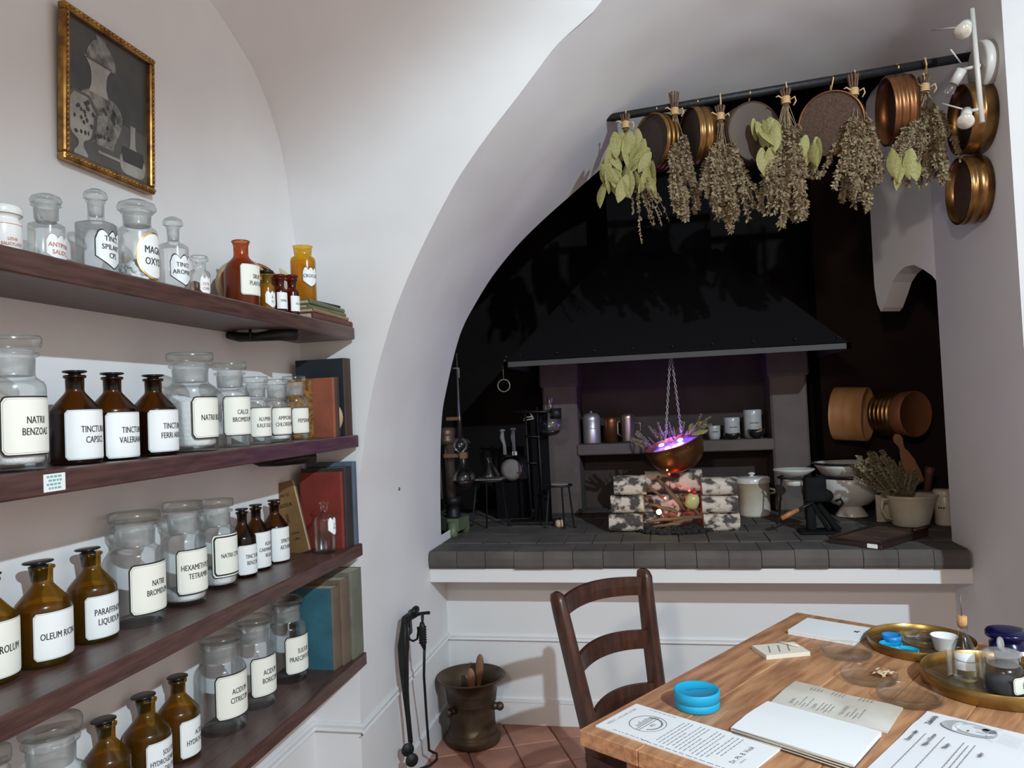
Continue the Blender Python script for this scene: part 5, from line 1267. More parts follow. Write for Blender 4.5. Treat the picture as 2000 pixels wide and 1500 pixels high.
# ================================================================ FLOOR THINGS
P = onz(925, 1446, 0); s = mpp(P); H = height(P, 1318)
R = 67*s
t = thing('bronze_mortar', 'large dark bronze floor mortar with flared rim in the corner', 'mortar', P)
prof = [(0, 0), (.76, 0), (.79, .02), (.79, .10), (.77, .13), (.72, .15), (.73, .18), (.70, .22), (.67, .24), (.66, .30), (.66, .50), (.67, .60), (.715, .625), (.68, .645), (.725, .668), (.69, .69), (.735, .713), (.70, .735), (.75, .76), (.73, .79), (.80, .88), (.93, .96), (1.0, .985), (1.01, 1.0), (.97, 1.003), (.88, .96), (.74, .88), (.62, .76), (.56, .5), (.48, .2), (0, .14)]
b = MB(); b.lathe([(r*R, z*H) for r, z in prof], 56); b.build('bowl', BRONZE, t)
for a in (-.12, math.pi+.95):
    b = MB(); b.tube([(R*.63*math.cos(a), R*.63*math.sin(a), .56*H), (R*.80*math.cos(a), R*.80*math.sin(a), .56*H)], [.018, .015], 10); b.ball((R*.86*math.cos(a), R*.86*math.sin(a), .56*H), .019, n=14); b.build('trunnion', BRONZE, t)
for lab, a, c, w in (('wooden spoon leaning at the back inside the bronze mortar', (938, 1277), (930, 1345), .019), ('short dark wooden spoon inside the bronze mortar', (919, 1305), (922, 1345), .019)):
    yy_ = P.y+(.07 if a[1] < 1290 else -.0)
    q = ony(*a, yy_); e = ony(*c, yy_)-Vector((0, 0, .12)); M = frame(e, q-e, (0, -1, 0)); L = (q-e).length
    b = MB(); n = 16; rows = []
    for i in range(24):
        tt = 1-((23-i)/23)**1.6; w_ = w*(.42 if tt < .45 else .42+.58*math.sin(min(1, (tt-.45)/.33)*math.pi/2) if tt < .82 else math.sqrt(max(.0, 1-((tt-.82)/.18)**2)))
        w_ = max(w_, .001)
        rows.append([(w_*.45*math.cos(6.2832*j/n), w_*math.sin(6.2832*j/n), L*tt) for j in range(n+1)])
    b.grid(rows, M=M); tag(b.build('wooden_spoon', SPOONW), lab, 'spoon')
# fire tools on the left jamb
hk = thing('wall_hook', 'black iron wall hook with an upturned arm holding the fire tools', 'hook', onx(800, 1215, XJ))
def jl(px, py, out): return onx(px, py, XJ+out)
O = hk.location.copy()
b = MB(); b.box((0, -.014, -.05), (.006, .014, .05), bev=.002); b.build('back_plate', IRON, hk)
b = MB(); pts = [jl(800, 1208, .005), jl(806, 1206, .05), jl(818, 1199, .09), jl(832, 1197, .12), jl(838, 1197, .135)]; b.tube([p-O for p in pts], [.009, .008, .007, .006, .007], 8); b.build('arm', IRON, hk)
b = MB(); pts = [jl(829, 1205, .06)+Vector((0, 0, 0)), jl(801, 1238, .05), jl(806, 1250, .06), jl(815, 1250, .07), jl(818, 1238, .075), jl(800, 1236, .02)]
b = MB(); b.tube([p-O for p in [jl(797, 1236, .01), jl(800, 1249, .05), jl(807, 1252, .07), jl(815, 1248, .085), jl(817, 1232, .09), jl(816, 1225, .09)]], .0045, 8); b.build('lower_arm', IRON, hk)
t = thing('fire_tongs', 'black iron fire tongs with round disc ends hanging on the white wall', 'tongs', jl(797, 1245, .045)); O = t.location.copy()
b = MB(); pts = [jl(806, 1196, .05), jl(794, 1206, .05), jl(790, 1225, .05), jl(788, 1262, .05), jl(787, 1300, .045), jl(791, 1350, .045), jl(797, 1400, .045), jl(802, 1450, .05)]
b.tube([p-O for p in pts], [.018, .020, .016, .024, .017, .012, .011, .010], 10, flat=.35); b.build('shaft', IRON, t)
b = MB(); pts = [jl(794, 1206, .06), jl(793, 1240, .065), jl(795, 1300, .06), jl(796, 1350, .06), jl(799, 1400, .055), jl(804, 1460, .055)]; b.tube([p-O for p in pts], [.012, .020, .014, .011, .010, .009], 8, flat=.4); b.build('second_shaft', IRON, t)
b = MB(); q = jl(811, 1192, .06)-O; b.ball(q, .03, sc=(.5, 1.1, .55), n=14); b.build('curled_top', IRON, t)
for px, py, o_ in ((796, 1464, .05), (804, 1484, .075)):
    b = MB(); q = jl(px, py, o_)-O; b.lathe([(0, 0), (.022, 0), (.025, .004), (.022, .008), (0, .009)], 22, M=frame(q, (.55, -.8, .1))); b.build('disc_end', IRON, t)
t = thing('fire_poker', 'slim black iron poker with twisted grip and hooked tip beside the tongs', 'poker', jl(825, 1215, .11)); O = t.location.copy()
b = MB(); b.tube([p-O for p in [jl(829, 1262, .11), jl(828, 1320, .09), jl(833, 1400, .07), jl(838, 1465, .06), jl(845, 1469, .06), jl(853, 1472, .07), jl(853, 1484, .08), jl(840, 1495, .09), jl(818, 1503, .09)]], .0055, 8); b.build('shaft', IRON, t)
b = MB(); pts = [jl(824, 1216, .115), jl(825, 1225, .115), jl(825, 1240, .112), jl(826, 1255, .11), jl(829, 1268, .108)]
b.tube([p-O for p in pts], [.008, .013, .014, .013, .006], 10)
for k in range(7):
    q = (pts[1].lerp(pts[3], k/6))-O; b.lathe([(.0145, -.002), (.0165, 0), (.0145, .002)], 12, M=Matrix.Translation(q))
b.build('grip', IRON, t)
b = MB(); c_ = jl(825, 1206, .118)-O; b.tube([c_+Vector((.0, .010*math.cos(a*.5236), .018*math.sin(a*.5236))) for a in range(13)], .003, 6, cap=False); b.build('hanging_loop', IRON, t)
# ================================================================ CHAIR
nrm = Vector((-.838, .546, 0)); along = Vector((.546, .838, 0))
PA = onz(1088, 1156, .92); PB_ = onz(1256, 1110, .92)
mid = (PA+PB_)/2
t = thing('wooden_chair', 'dark wooden ladder-back chair pushed up to the table', 'chair', (mid.x, mid.y, 0))
O = Vector((mid.x, mid.y, 0)); al = (PB_-PA).normalized(); al.z = 0; al.normalize(); bk = Vector((-al.y, al.x, 0)); hw = (PB_-PA).length/2
def cp(u, v, z): return al*u+bk*v+Vector((0, 0, z))           # u along the back, v backwards, z up
for sgn in (-1, 1):
    b = MB(); rows = []
    lean = .115 if sgn < 0 else .06
    for z, v, u, w, dpt in ((0, -lean*.9+.06, hw-.025, .032, .028), (.25, -lean*1.0+.01, hw-.022, .036, .031), (.45, -lean, hw-.02, .038, .033), (.65, -lean*.55, hw-.012, .036, .033), (.85, -lean*.12, hw-.002, .034, .030), (.895, -.004, hw, .033, .029), (.912, 0, hw, .027, .024), (.92, 0, hw, .012, .010)):
        c = cp(sgn*u, v, z); ring = []
        for j in range(13):
            a = 2*math.pi*j/12; ca_, sa_ = math.cos(a), math.sin(a)
            ring.append(c+al*(dpt*math.copysign(abs(ca_)**.55, ca_)*.62)+bk*(w*math.copysign(abs(sa_)**.55, sa_)*.80))
        rows.append(ring)
    b.grid(rows); b.build('back_post', CHAIRW, t)
for k, zc in enumerate((.862, .688, .518)):
    b = MB(); rows = []
    ln = lambda sg, z: -(.115 if sg < 0 else .06)*max(0, (.88-z))/.43
    for i in range(17):
        q = -1+2*i/16; u = q*(hw-.010-(.86-zc)*.045); v = ln(-1, zc)*(1-q)/2+ln(1, zc)*(1+q)/2+.052*(1-q*q)
        hh = .031; arch = .012*(1-q*q); ring = []
        for (dv, dz) in ((-.007, -hh), (.007, -hh), (.0085, 0), (.007, hh), (-.007, hh), (-.0085, 0), (-.007, -hh)):
            ring.append(cp(u, v+dv, zc+dz+arch))
        rows.append(ring)
    b.grid(rows, smooth=False); b.build('rail', CHAIRW, t)
b = MB(); b.prism([((al*u+bk*v).x, (al*u+bk*v).y) for u, v in ((-hw+.0, -.09), (hw-.0, -.06), (hw+.02, -.47), (-hw-.02, -.47))], .43, .455, 'z'); b.build('seat', CHAIRW, t)
for sgn in (-1, 1):
    b = MB(); b.tube([cp(sgn*(hw-.01), -.43, 0), cp(sgn*(hw-.01), -.43, .43)], [.016, .02], 10); b.build('front_leg', CHAIRW, t)
    b = MB(); b.tube([cp(sgn*(hw-.015), -.43, .2), cp(sgn*(hw-.022), -.08, .2)], .009, 8); b.build('stretcher', CHAIRW, t)
b = MB(); b.tube([cp(-hw+.02, -.10, .28), cp(hw-.02, -.06, .28)], .009, 8); b.build('stretcher', CHAIRW, t)
# ================================================================ TABLE
ZT = .76
TA = onz(1130, 1425, ZT); TB_ = onz(1555.5, 1195.5, ZT)
ty = (TB_-TA).normalized(); tx = Vector((ty.y, -ty.x, 0)); TL = (TB_-TA).length; TW = .80
M = Matrix.Identity(4)
for i in range(3): M[i][0] = tx[i]; M[i][1] = ty[i]; M[i][2] = (0, 0, 1)[i]; M[i][3] = TA[i]
M[2][3] = 0
t = thing('pine_table', 'worn pine work table covered with papers, dishes and brass trays', 'table', M=M)
npl = 5
for k in range(npl):
    b = MB(); b.box((k*TW/npl+.0004, 0, ZT-.036), ((k+1)*TW/npl-.0004, TL-.085, ZT-.0003*(k % 2)), bev=.0022); b.build('plank', TABLEW, t)
b = MB(); b.box((0, TL-.084, ZT-.036), (TW, TL, ZT), bev=.003); b.build('end_board', TABLEW, t)
b = MB(); b.box((.11, .08, ZT-.15), (TW-.08, .10, ZT-.036)); b.box((.13, .09, ZT-.15), (.15, TL-.12, ZT-.036)); b.box((TW-.1, .09, ZT-.15), (TW-.08, TL-.12, ZT-.036)); b.box((.11, TL-.14, ZT-.15), (TW-.08, TL-.12, ZT-.036)); b.build('apron', LEGW, t)
for lx, ly in ((.09, .05), (TW-.14, .05), (.11, TL-.17), (TW-.14, TL-.17)):
    b = MB(); b.box((lx, ly, 0), (lx+.065, ly+.065, ZT-.036), bev=.004); b.build('leg', LEGW, t)
def tab(px, py, h=0.): return onz(px, py, ZT+h)
def quadM(p00, p10, p01, z):
    """matrix whose x runs p00->p10 and y runs p00->p01 on the table top"""
    p00, p10, p01 = [onz(*q, z) for q in (p00, p10, p01)]
    x = (p10-p00); y = p01-p00; W_, H_ = x.length, y.length; xx = x.normalized(); yy = Vector((-xx.y, xx.x, 0))
    if yy.dot(y) < 0: yy = -yy
    M = Matrix.Identity(4)
    for i in range(3): M[i][0] = xx[i]; M[i][1] = yy[i]; M[i][2] = (0, 0, 1)[i]; M[i][3] = p00[i]
    return M, W_, H_, p00, p10, p01
# printed prescription sheet: x along its short top edge (reading direction), y downwards the sheet is -y
p00 = (1163, 1420); p10 = (1243, 1377); p01 = (1455, 1521)
M, SW, SH, *_ = quadM(p00, p10, p01, ZT)
SW = .155 if SW < .1 else SW
Mt = M.copy()
flip = Mt.to_3x3().determinant() < 0
t = thing('printed_sheet', 'white printed prescription sheet with a round emblem at the near corner of the table', 'paper', (0, 0, 0))
t.matrix_world = Matrix.Translation(M.translation)
ex = Vector((M[0][0], M[1][0], 0)); ey = Vector((M[0][1], M[1][1], 0))
def sheetM(u, v, h=.0): 
    """lettering matrix on the sheet: u across, v down from the top edge"""
    p = ex*u+ey*v+Vector((0, 0, h)); Q = Matrix.Identity(4)
    for i in range(3): Q[i][0] = ex[i]; Q[i][1] = -ey[i]; Q[i][2] = (0, 0, 1)[i]; Q[i][3] = p[i]
    return Q
def box_uv(b, u0, u1, v0, v1, h0, h1): b.box((u0, -v1, h0), (u1, -v0, h1), M=sheetM(0, 0))
b = MB(); box_uv(b, 0, SW, 0, SH, .0003, .0035); b.build('sheet', PAPER, t)
L_ = MB()
flat_text(L_, 'MEDIC, moj znak za lijek', SW*.075, sheetM(SW*.5, SH*.055, .0037), cond=.9, bold=.0)
flat_text(L_, 'Dr. Ph. B. Vouk', SW*.10, sheetM(SW*.5, SH*.885, .0037), cond=.9, bold=.006)
flat_text(L_, 'Ljekarna', SW*.05, sheetM(SW*.35, SH*.915, .0037), cond=.9, bold=0)
rnd = random.Random(3)
for r in range(15):
    v = SH*(.40+r*.0275); u = SW*.12+(SW*.04 if r % 4 == 0 else 0); end = SW*(.90 if r % 4 != 3 else .6)
    if r > 12: u = SW*.3
    while u < end-.006:
        w = rnd.uniform(.006, .016); box_uv(L_, u, min(u+w, end), v, v+.0022, .0035, .0037); u += w+.0028
for v0, v1, uu in ((.13, .33, .93), (.12, .36, .05)):
    v = SH*v0
    while v < SH*v1: w = rnd.uniform(.005, .012); box_uv(L_, SW*uu, SW*uu+.0022, v, v+w, .0035, .0037); v += w+.004
v = SH*.33
while v < SH*.86: w = rnd.uniform(.008, .018); box_uv(L_, SW*.035, SW*.035+.0025, v, v+w, .0035, .0037); v += w+.004
L_.build('lettering', INKG, t)
E_ = MB(); cu, cv, rr = SW*.52, SH*.235, SW*.27
Q = sheetM(cu, cv, .0036)
E_.lathe([(rr*.95, 0), (rr, 0), (rr, .0002), (rr*.95, .0002)], 48, M=Q); E_.lathe([(rr*.70, 0), (rr*.74, 0), (rr*.74, .0002), (rr*.70, .0002)], 40, M=Q, a0=-2.6, a1=.5)
E_.box((-rr*.97, -rr*.10, 0), (rr*.97, -rr*.05, .0002), M=Q); E_.box((-rr*.97, .07*rr, 0), (rr*.97, .12*rr, .0002), M=Q)
for k in range(11): E_.box((-rr*.6+k*rr*.12, rr*.15, 0), (-rr*.6+k*rr*.12+rr*.05, rr*(.35+.35*rnd.random()*(1-abs(k-5)/6)), .0002), M=Q)
for k in range(20):
    a = -2.55+k*.155; E_.box((rr*.77*math.cos(a)-rr*.03, rr*.77*math.sin(a)-rr*.03, 0), (rr*.77*math.cos(a)+rr*.05, rr*.77*math.sin(a)+rr*.07, .0002), M=Q)
flat_text(E_, 'M.D.', rr*.3, Q @ Matrix.Translation((0, -rr*.42, .0001)))
E_.build('emblem', INKG, t)
# open old book
def pagegrid(c00, c10, c01, c11, z00, hump, n=9):
    rows = []
    for i in range(n):
        v = i/(n-1); a = c00.lerp(c01, v); c = c10.lerp(c11, v); row = []
        for j in range(n):
            u = j/(n-1); p = a.lerp(c, u); row.append(p+Vector((0, 0, z00+hump(u, v)+.0012*noise.noise((p.x*40, p.y*40, 0)))))
        rows.append(row)
    return rows
cA, cB, cC, cD = tab(1428, 1428), tab(1500, 1379), tab(1668, 1500), tab(1722, 1438)     # near page: left-front, left-back, right-front, right-back
t = thing('open_book', 'old handwritten book lying open in the middle of the table', 'book', cA.copy()); O = cA.copy()
def leafblock(name, p, q, r, s_, th, m, hump, jag=0.):
    rows = pagegrid(p-O, q-O, r-O, s_-O, th, hump)
    b = MB(); b.grid(rows)
    n = len(rows); edge = [rows[0][j] for j in range(n)]+[rows[i][-1] for i in range(n)]+[rows[-1][j] for j in range(n-1, -1, -1)]+[rows[i][0] for i in range(n-1, -1, -1)]
    b.grid([edge, [Vector((e.x, e.y, .0008)) for e in edge]], smooth=False)
    return b.build(name, m, t)
leafblock('page_block', cA, cB, cC, cD, .012, PAPER, lambda u, v: .004*math.sin(math.pi*u)-.004*(v-.5)*(v > .5)-.004*(1-u))
e1, e2, e3, e4 = tab(1502, 1378), tab(1553, 1333), tab(1733, 1434), tab(1764, 1386)
leafblock('left_page', e1, e2, e3, e4, .004, OLDP, lambda u, v: .003*math.sin(math.pi*u)+.0015*math.sin(9*v))
b = MB(); b.grid([[p-O+Vector((0, 0, .0012)) for p in (tab(1424, 1434), tab(1661, 1512))], [p-O+Vector((0, 0, .0012)) for p in (tab(1498, 1382), tab(1720, 1442))]]); b.build('cover', BRN, t)
for k in range(3):
    b = MB(); q0, q1 = tab(1430, 1431+k*2.2), tab(1664, 1505+k*2.4); b.tube([q0-O+Vector((0, 0, .009-k*.003)), q0.lerp(q1, .5)-O+Vector((0, 0, .0095-k*.003)), q1-O+Vector((0, 0, .008-k*.003))], .0014, 5); b.build('page_edge', PAGE, t)
# handwriting on the far page
exb = (e2-e1).normalized(); eyb = (e3-e1).normalized(); eyb = Vector((exb.y, -exb.x, 0))
LB_ = MB(); PWd = (e2-e1).length; PLn = (e3-e1).length
def bookM(u, v):
    p = e1-O+exb*u+eyb*v+Vector((0, 0, .0098)); Q = Matrix.Identity(4)
    for i in range(3): Q[i][0] = exb[i]; Q[i][1] = -eyb[i]; Q[i][2] = (0, 0, 1)[i]; Q[i][3] = p[i]
    return Q
for i, (s_, v) in enumerate((('Spiritus', .18), ('Jacolini', .38), ('Acid. salicylic.', .62))):
    flat_text(LB_, s_, .014, bookM(PWd*.12, PLn*v), cond=.75, bold=.0, align='LEFT')
    for r in range(4):
        u = PWd*(.08+.05*(r % 2)); vv = PLn*(v+.035+r*.032)
        for w in range(2+(r+i) % 2): ww = rnd.uniform(.008, .018); LB_.box((u, -.001, 0), (u+ww, .0006, .0002), M=bookM(0, vv)); u += ww+.006
        LB_.box((PWd*.72, -.001, 0), (PWd*.80, .0008, .0002), M=bookM(0, vv))
LB_.build('handwriting', INKG, t)
# leaflet with drawing
l00, l10, l01 = (1701, 1500), (1815, 1391), (2040, 1449)
q0 = onz(1812, 1392, ZT); q1 = onz(1690, 1508, ZT); q2 = onz(2000, 1434, ZT)
exl = (q0-q1).normalized(); eyl = Vector((exl.y, -exl.x, 0)); LW = (q0-q1).length*1.35; LH = (q2-q0).length*1.45
O = q0-exl*LW
t = thing('printed_leaflet', 'open white leaflet with a pencil drawing of a bandaged head', 'leaflet', O.copy())
def lm(u, v, h=.0):
    p = exl*u+eyl*v+Vector((0, 0, h)); Q = Matrix.Identity(4)
    for i in range(3): Q[i][0] = exl[i]; Q[i][1] = -eyl[i]; Q[i][2] = (0, 0, 1)[i]; Q[i][3] = p[i]
    return Q
fold_u = LW-.105
b = MB(); n = 9
rows = [[tuple(lm(LW*j/16, LH*i/4, .004+.003*math.exp(-((LW*j/16-fold_u)/.03)**2)) .translation) for j in range(17)] for i in range(5)]
b.grid(rows); edge = [[(x, y, 0.0008) for x, y, z in r] for r in rows]; b.grid([rows[0], edge[0]]); b.grid([rows[-1], edge[-1]]); b.grid([[r[0] for r in rows], [r[0] for r in edge]]); b.grid([[r[-1] for r in rows], [r[-1] for r in edge]])
b.build('paper', mat('leaflet_paper', (.74, .75, .79), .75), t)
T = MB(); hh = .0075
flat_text(T, 'Zubobolja', .017, lm(LW-.052, .030, hh), cond=.8, bold=.015)
flat_text(T, 'Pod imenom nije', .013, lm(LW-.055, .245, hh), cond=.8, bold=.006); flat_text(T, 'n i g i v i p', .013, lm(LW-.055, .265, hh), cond=.8, bold=.006)
flat_text(T, 'Emanov valjev', .014, lm(fold_u-.052, .022, hh), cond=.75, bold=.01); flat_text(T, 'Maljev el Korsov', .014, lm(fold_u-.052, .056, hh), cond=.75, bold=.01); flat_text(T, 'Plinijev', .014, lm(fold_u-.060, .090, hh), cond=.75, bold=.01); flat_text(T, 'valjev', .014, lm(fold_u-.060, .150, hh), cond=.75, bold=.01)
T.build('lettering', INK, t)
T = MB()
for v, u0, u1 in ((.205, .02, .07), (.215, .02, .085), (.228, .02, .09), (.285, .02, .09), (.295, .02, .08)):
    u = fold_u+u0
    while u < fold_u+u1: w = rnd.uniform(.006, .014); T.box((u, -.0008, 0), (u+w, .0008, .0002), M=lm(0, v, hh)); u += w+.003
for v in (.037, .071, .108, .118, .128):
    u = .02
    while u < fold_u-.03: w = rnd.uniform(.006, .014); T.box((u, -.0008, 0), (u+w, .0008, .0002), M=lm(0, v, hh)); u += w+.003
T.build('small_print', INKG, t)
D = MB(); Q = lm(LW-.052, .11, hh)
def ell(cx, cy, rx, ry, m_, a0=0, a1=6.2832, th=None):
    n = 26
    if th is None: D.add([(cx, cy, 0)]+[(cx+rx*math.cos(a0+(a1-a0)*i/n), cy+ry*math.sin(a0+(a1-a0)*i/n), 0) for i in range(n+1)], [[0, i+1, i+2] for i in range(n)], m_, False, Q)
    else: D.grid([[(cx+(rx-d)*math.cos(a0+(a1-a0)*i/n), cy+(ry-d)*math.sin(a0+(a1-a0)*i/n), .0001) for i in range(n+1)] for d in (0, th)], m_, False, Q)
ell(0, .012, .034, .052, 0); 
Q = lm(LW-.052, .11, hh+.0003); ell(0, .002, .024, .036, 1)
Q = lm(LW-.052, .11, hh+.0006); ell(-.004, .030, .027, .013, 2, 0, 3.1416); ell(.012, -.022, .012, .014, 3); ell(.016, -.006, .006, .016, 0); ell(-.012, .012, .006, .0025, 3); ell(-.006, -.010, .0035, .009, 0)
Q = lm(LW-.052, .11, hh+.0008); ell(0, .002, .025, .037, 3, .6, 4.4, .0010); ell(0, .012, .035, .053, 0, .3, 2.8, .003); ell(0, -.05, .04, .03, 0, .3, 2.8, .0015)
for k in range(9):
    a_ = -.026+k*.0065; D.add([(a_, .040, .0002), (a_+.0009, .040, .0002), (a_+.010, .062-.004*abs(k-4), .0002), (a_+.009, .062-.004*abs(k-4), .0002)], [(0, 1, 2, 3)], 0, False, Q)
for k in range(6):
    a_ = -.030+k*.010; D.add([(a_, -.045, .0002), (a_+.0008, -.045, .0002), (a_-.006, -.085, .0002), (a_-.0068, -.085, .0002)], [(0, 1, 2, 3)], 0, False, Q)
D.build('drawing', [mat('pencil_grey', (.45, .46, .48), .8), mat('pencil_pale', (.68, .69, .72), .8), mat('pencil_white', (.76, .77, .80), .8), mat('pencil_dark', (.17, .17, .19), .8)], t)
# paper pad, note card
def slab(name, lab, cat, a, c, d, th, m, edge=None):
    M, w, h, *_ = quadM(a, c, d, ZT); flipped = M.to_3x3().determinant() < 0
    t = thing(name, lab, cat, M.translation)
    xx, yy = Vector((M[0][0], M[1][0], 0)), Vector((M[0][1], M[1][1], 0))
    def L2(u, v, z): return xx*u+yy*v+Vector((0, 0, z))
    n = max(2, int(th/.003)); b = MB()
    for k in range(n):
        z0, z1 = .0004+th*k/n, .0004+th*(k+1)/n; j = .0006*(k % 2)
        b.add([L2(u, v, z) for z in (z0, z1-.0002) for u, v in ((j, j), (w-j, j), (w-j, h-j), (j, h-j))], [(3, 2, 1, 0), (4, 5, 6, 7), (0, 1, 5, 4), (1, 2, 6, 5), (2, 3, 7, 6), (3, 0, 4, 7)])
    b.build('pages', m, t); return t, L2, w, h
t, L2, w, h = slab('paper_pad', 'thick white writing pad at the far end of the table', 'pad', (1539, 1239), (1668, 1262), (1564, 1213), .014, PAPER)
b = MB(); b.tube([L2(w*.86, h*.55, .0155), L2(w*.93, h*.62, .0155)], .0012, 4); b.tube([L2(w*.86, h*.62, .0155), L2(w*.92, h*.53, .0155)], .0010, 4); b.build('ink_mark', INK, t)
t, L2, w, h = slab('note_card', 'small cream wooden note block with a clip', 'block', (1497, 1289), (1583, 1281), (1481, 1268), .012, mat('cream_card', (.74, .68, .58), .7))
b = MB(); b.tube([L2(w*.62, h*1.05, .016), L2(w*.74, h*.75, .017), L2(w*.90, h*.42, .016)], .0028, 6); b.build('clip', mat('pale_clip', (.70, .64, .55), .5), t)
b = MB()
for k in range(3): b.add([L2(w*(.15+.22*k), h*.2, .0128), L2(w*(.18+.22*k), h*.2, .0128), L2(w*(.34+.22*k), h*.8, .0128), L2(w*(.31+.22*k), h*.8, .0128)], [(0, 1, 2, 3)])
b.build('pencil_lines', INKG, t)
# petri dishes
def petri(lab, px, py, rpx):
    P = tab(px, py); R = rpx*mpp(P)/1.05
    t = thing('glass_dish', lab, 'dish', P+Vector((0, 0, .0006)), group='round glass dishes on the table')
    b = MB(); b.lathe([(0, .001), (.96*R, .001), (R, .004), (R, .016), (1.0*R, .0175), (.97*R, .016), (.96*R, .005), (0, .003)], 48); b.build('dish', GLASSI, t)
    b = MB(); b.lathe([(R*.995, .0160), (R*1.006, .0172), (R*.985, .0180), (R*.97, .0168)], 48); b.build('rim', GLASSC, t); return P, R
petri('empty round glass dish next to the far brass tray', 1654, 1278, 49)
Pd, Rd = petri('round glass dish holding pale root pieces', 1697, 1326, 54)
petri('empty round glass dish nearest the open book', 1777, 1366, 62)
b = MB()
for k in range(16):
    c = Vector((rnd.uniform(-.022, .022), rnd.uniform(-.016, .016), .007+rnd.uniform(0, .008))); d = Vector((rnd.uniform(-1, 1), rnd.uniform(-1, 1), rnd.uniform(-.2, .3))).normalized()*rnd.uniform(.006, .012)
    b.tube([c-d, c+Vector((0, 0, .002)), c+d], [.0022, .0036, .002], 6, flat=.6)
tag(b.build('root_pieces', mat('pale_root', (.68, .50, .34), .8, var=.2, scale=60), None, tab(1728, 1322)), 'pale dried root chips lying in the middle glass dish', 'roots', kind='stuff')
# round blue tin
P = tab(1362, 1380); s = mpp(P); R = 44*s/1.02; H = height(P, 1345)
t = thing('blue_tin', 'bright blue round plastic box with a ribbed lid near the printed sheet', 'box', P)
b = MB(); b.lathe([(0, .0005), (.96*R, .0005), (R, .003), (R, .42*H), (.975*R, .45*H)], 48); b.build('box', BLUEP, t)
b = MB(); b.lathe([(.98*R, .44*H), (1.02*R, .46*H), (1.02*R, .94*H), (1.0*R, H), (.95*R, H), (.935*R, .97*H), (0, .97*H)], 48); b.build('lid', BLUEP, t)
b = MB()
for x0_, x1_, z_ in ((-.5, -.12, 0), (-.05, .5, 0)): b.box((x0_*R, -.05*R, 0), (x1_*R, .05*R, .0004), M=Matrix.Translation((0, 0, .972*H)) @ Matrix.Rotation(.25, 4, 'Z'))
b.build('embossed_mark', BLUEP2, t)
# brass trays
def tray(lab, px, py, rpx, hh):
    P = tab(px, py); R = rpx*mpp(P)/1.06
    t = thing('brass_tray', lab, 'tray', P+Vector((0, 0, .0006)), group='round brass trays on the table')
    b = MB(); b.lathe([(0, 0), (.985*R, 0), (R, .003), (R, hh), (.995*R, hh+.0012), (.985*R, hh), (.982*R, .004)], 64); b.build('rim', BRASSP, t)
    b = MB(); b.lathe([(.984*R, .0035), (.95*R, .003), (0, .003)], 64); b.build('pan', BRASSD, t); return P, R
P1, R1 = tray('round brass tray at the far side holding blue boxes and a white cup', 1799, 1264, 101, .026)
P2, R2 = tray('round brass tray at the right edge with the corked bottle and glass jar', 1946, 1340, 138, .034)
def ontray(px, py): return onz(px, py, ZT+.0045)
for lab, px, py, r_px, hh, m, tl in (('deeper blue round box behind the other two in the far tray', 1742, 1254, 19, .022, BLUEP2, 0), ('flat bright blue round box in front in the far tray', 1740, 1263, 22, .010, BLUEP, 0), ('flat bright blue round box beside the glass in the far tray', 1771, 1274, 23, .009, BLUEP, 0)):
    P = ontray(px, py); R = r_px*mpp(P)/1.05; t = thing('blue_box', lab, 'box', P, group='blue round boxes in the far tray')
    b = MB(); b.lathe([(0, 0), (R, 0), (R, hh), (.92*R, hh), (.9*R, hh*.6), (0, hh*.6)], 32); b.build('shell', m, t)
P = ontray(1806, 1254); R = 38*mpp(P); t = thing('glass_dish', 'clear glass dish standing inside the far brass tray', 'dish', P); b = MB(); b.lathe([(0, 0), (.95*R, 0), (R, .004), (R, .02), (.96*R, .02), (.95*R, .005), (0, .003)], 40); b.build('dish', GLASSC, t)
P = ontray(1845, 1270); s = mpp(P)/1.06; t = thing('white_cup', 'small white porcelain cup in the far brass tray', 'cup', P); b = MB(); b.lathe([(0, 0), (17*s, 0), (18*s, 2*s), (25*s, 30*s), (26*s, 31*s), (24*s, 31*s), (17*s, 4*s), (0, 4*s)], 36); b.build('cup', PORC, t)
# corked bottle, jar, blue jar
P = ontray(1886, 1326); s = mpp(P)/1.07; H = height(P, 1215)
t = thing('corked_bottle', 'small clear corked bottle with a white label in the near brass tray', 'bottle', P)
b = MB(); b.lathe([(0, 0), (20*s, 0), (22*s, 3*s), (22*s, 62*s), (21*s, 68*s), (11*s, 88*s), (9*s, 92*s), (9*s, 112*s), (11*s, 113*s), (11*s, 116*s), (9*s, 116*s)], 36); b.build('body', GLASSG, t)
b = MB(); b.lathe([(0, 106*s), (7.5*s, 106*s), (9*s, 114*s), (9.5*s, 130*s), (8*s, 131*s), (0, 131*s)], 20); b.build('cork', CORK, t)
b = MB(); b.tube([(0, 0, 130*s), (-1*s, 0, 175*s)], 1.1*s, 6); b.build('wire', STEEL, t)
label(t, 22*s, None, math.atan2(-P.y, -P.x)+.02, .95, 24*s, 60*s, 'bare', [], 0)
b = MB(); b.tube([(22.8*s*math.cos(a*.19-2.9), 22.8*s*math.sin(a*.19-2.9), (46-6*math.sin(a*.19*.5+.2))*s) for a in range(14)], .6*s, 5); b.build('label_string', STEEL, t)
P = ontray(1902, 1329); 
P = ontray(1890, 1330); R = 38*mpp(P)/1.07
t = thing('glass_beaker', 'low clear glass beaker around the corked bottle', 'beaker', ontray(1888, 1328)); b = MB(); R = 33*mpp(P); b.lathe([(.96*R, .001), (R, .003), (R, .066), (1.03*R, .068)], 40); b.build('glass', GLASSC, t)
P = ontray(1962, 1350); s = mpp(P)/1.08
t = thing('stoppered_jar', 'clear glass jar with dark powder and an upright disc stopper in the near brass tray', 'jar', P)
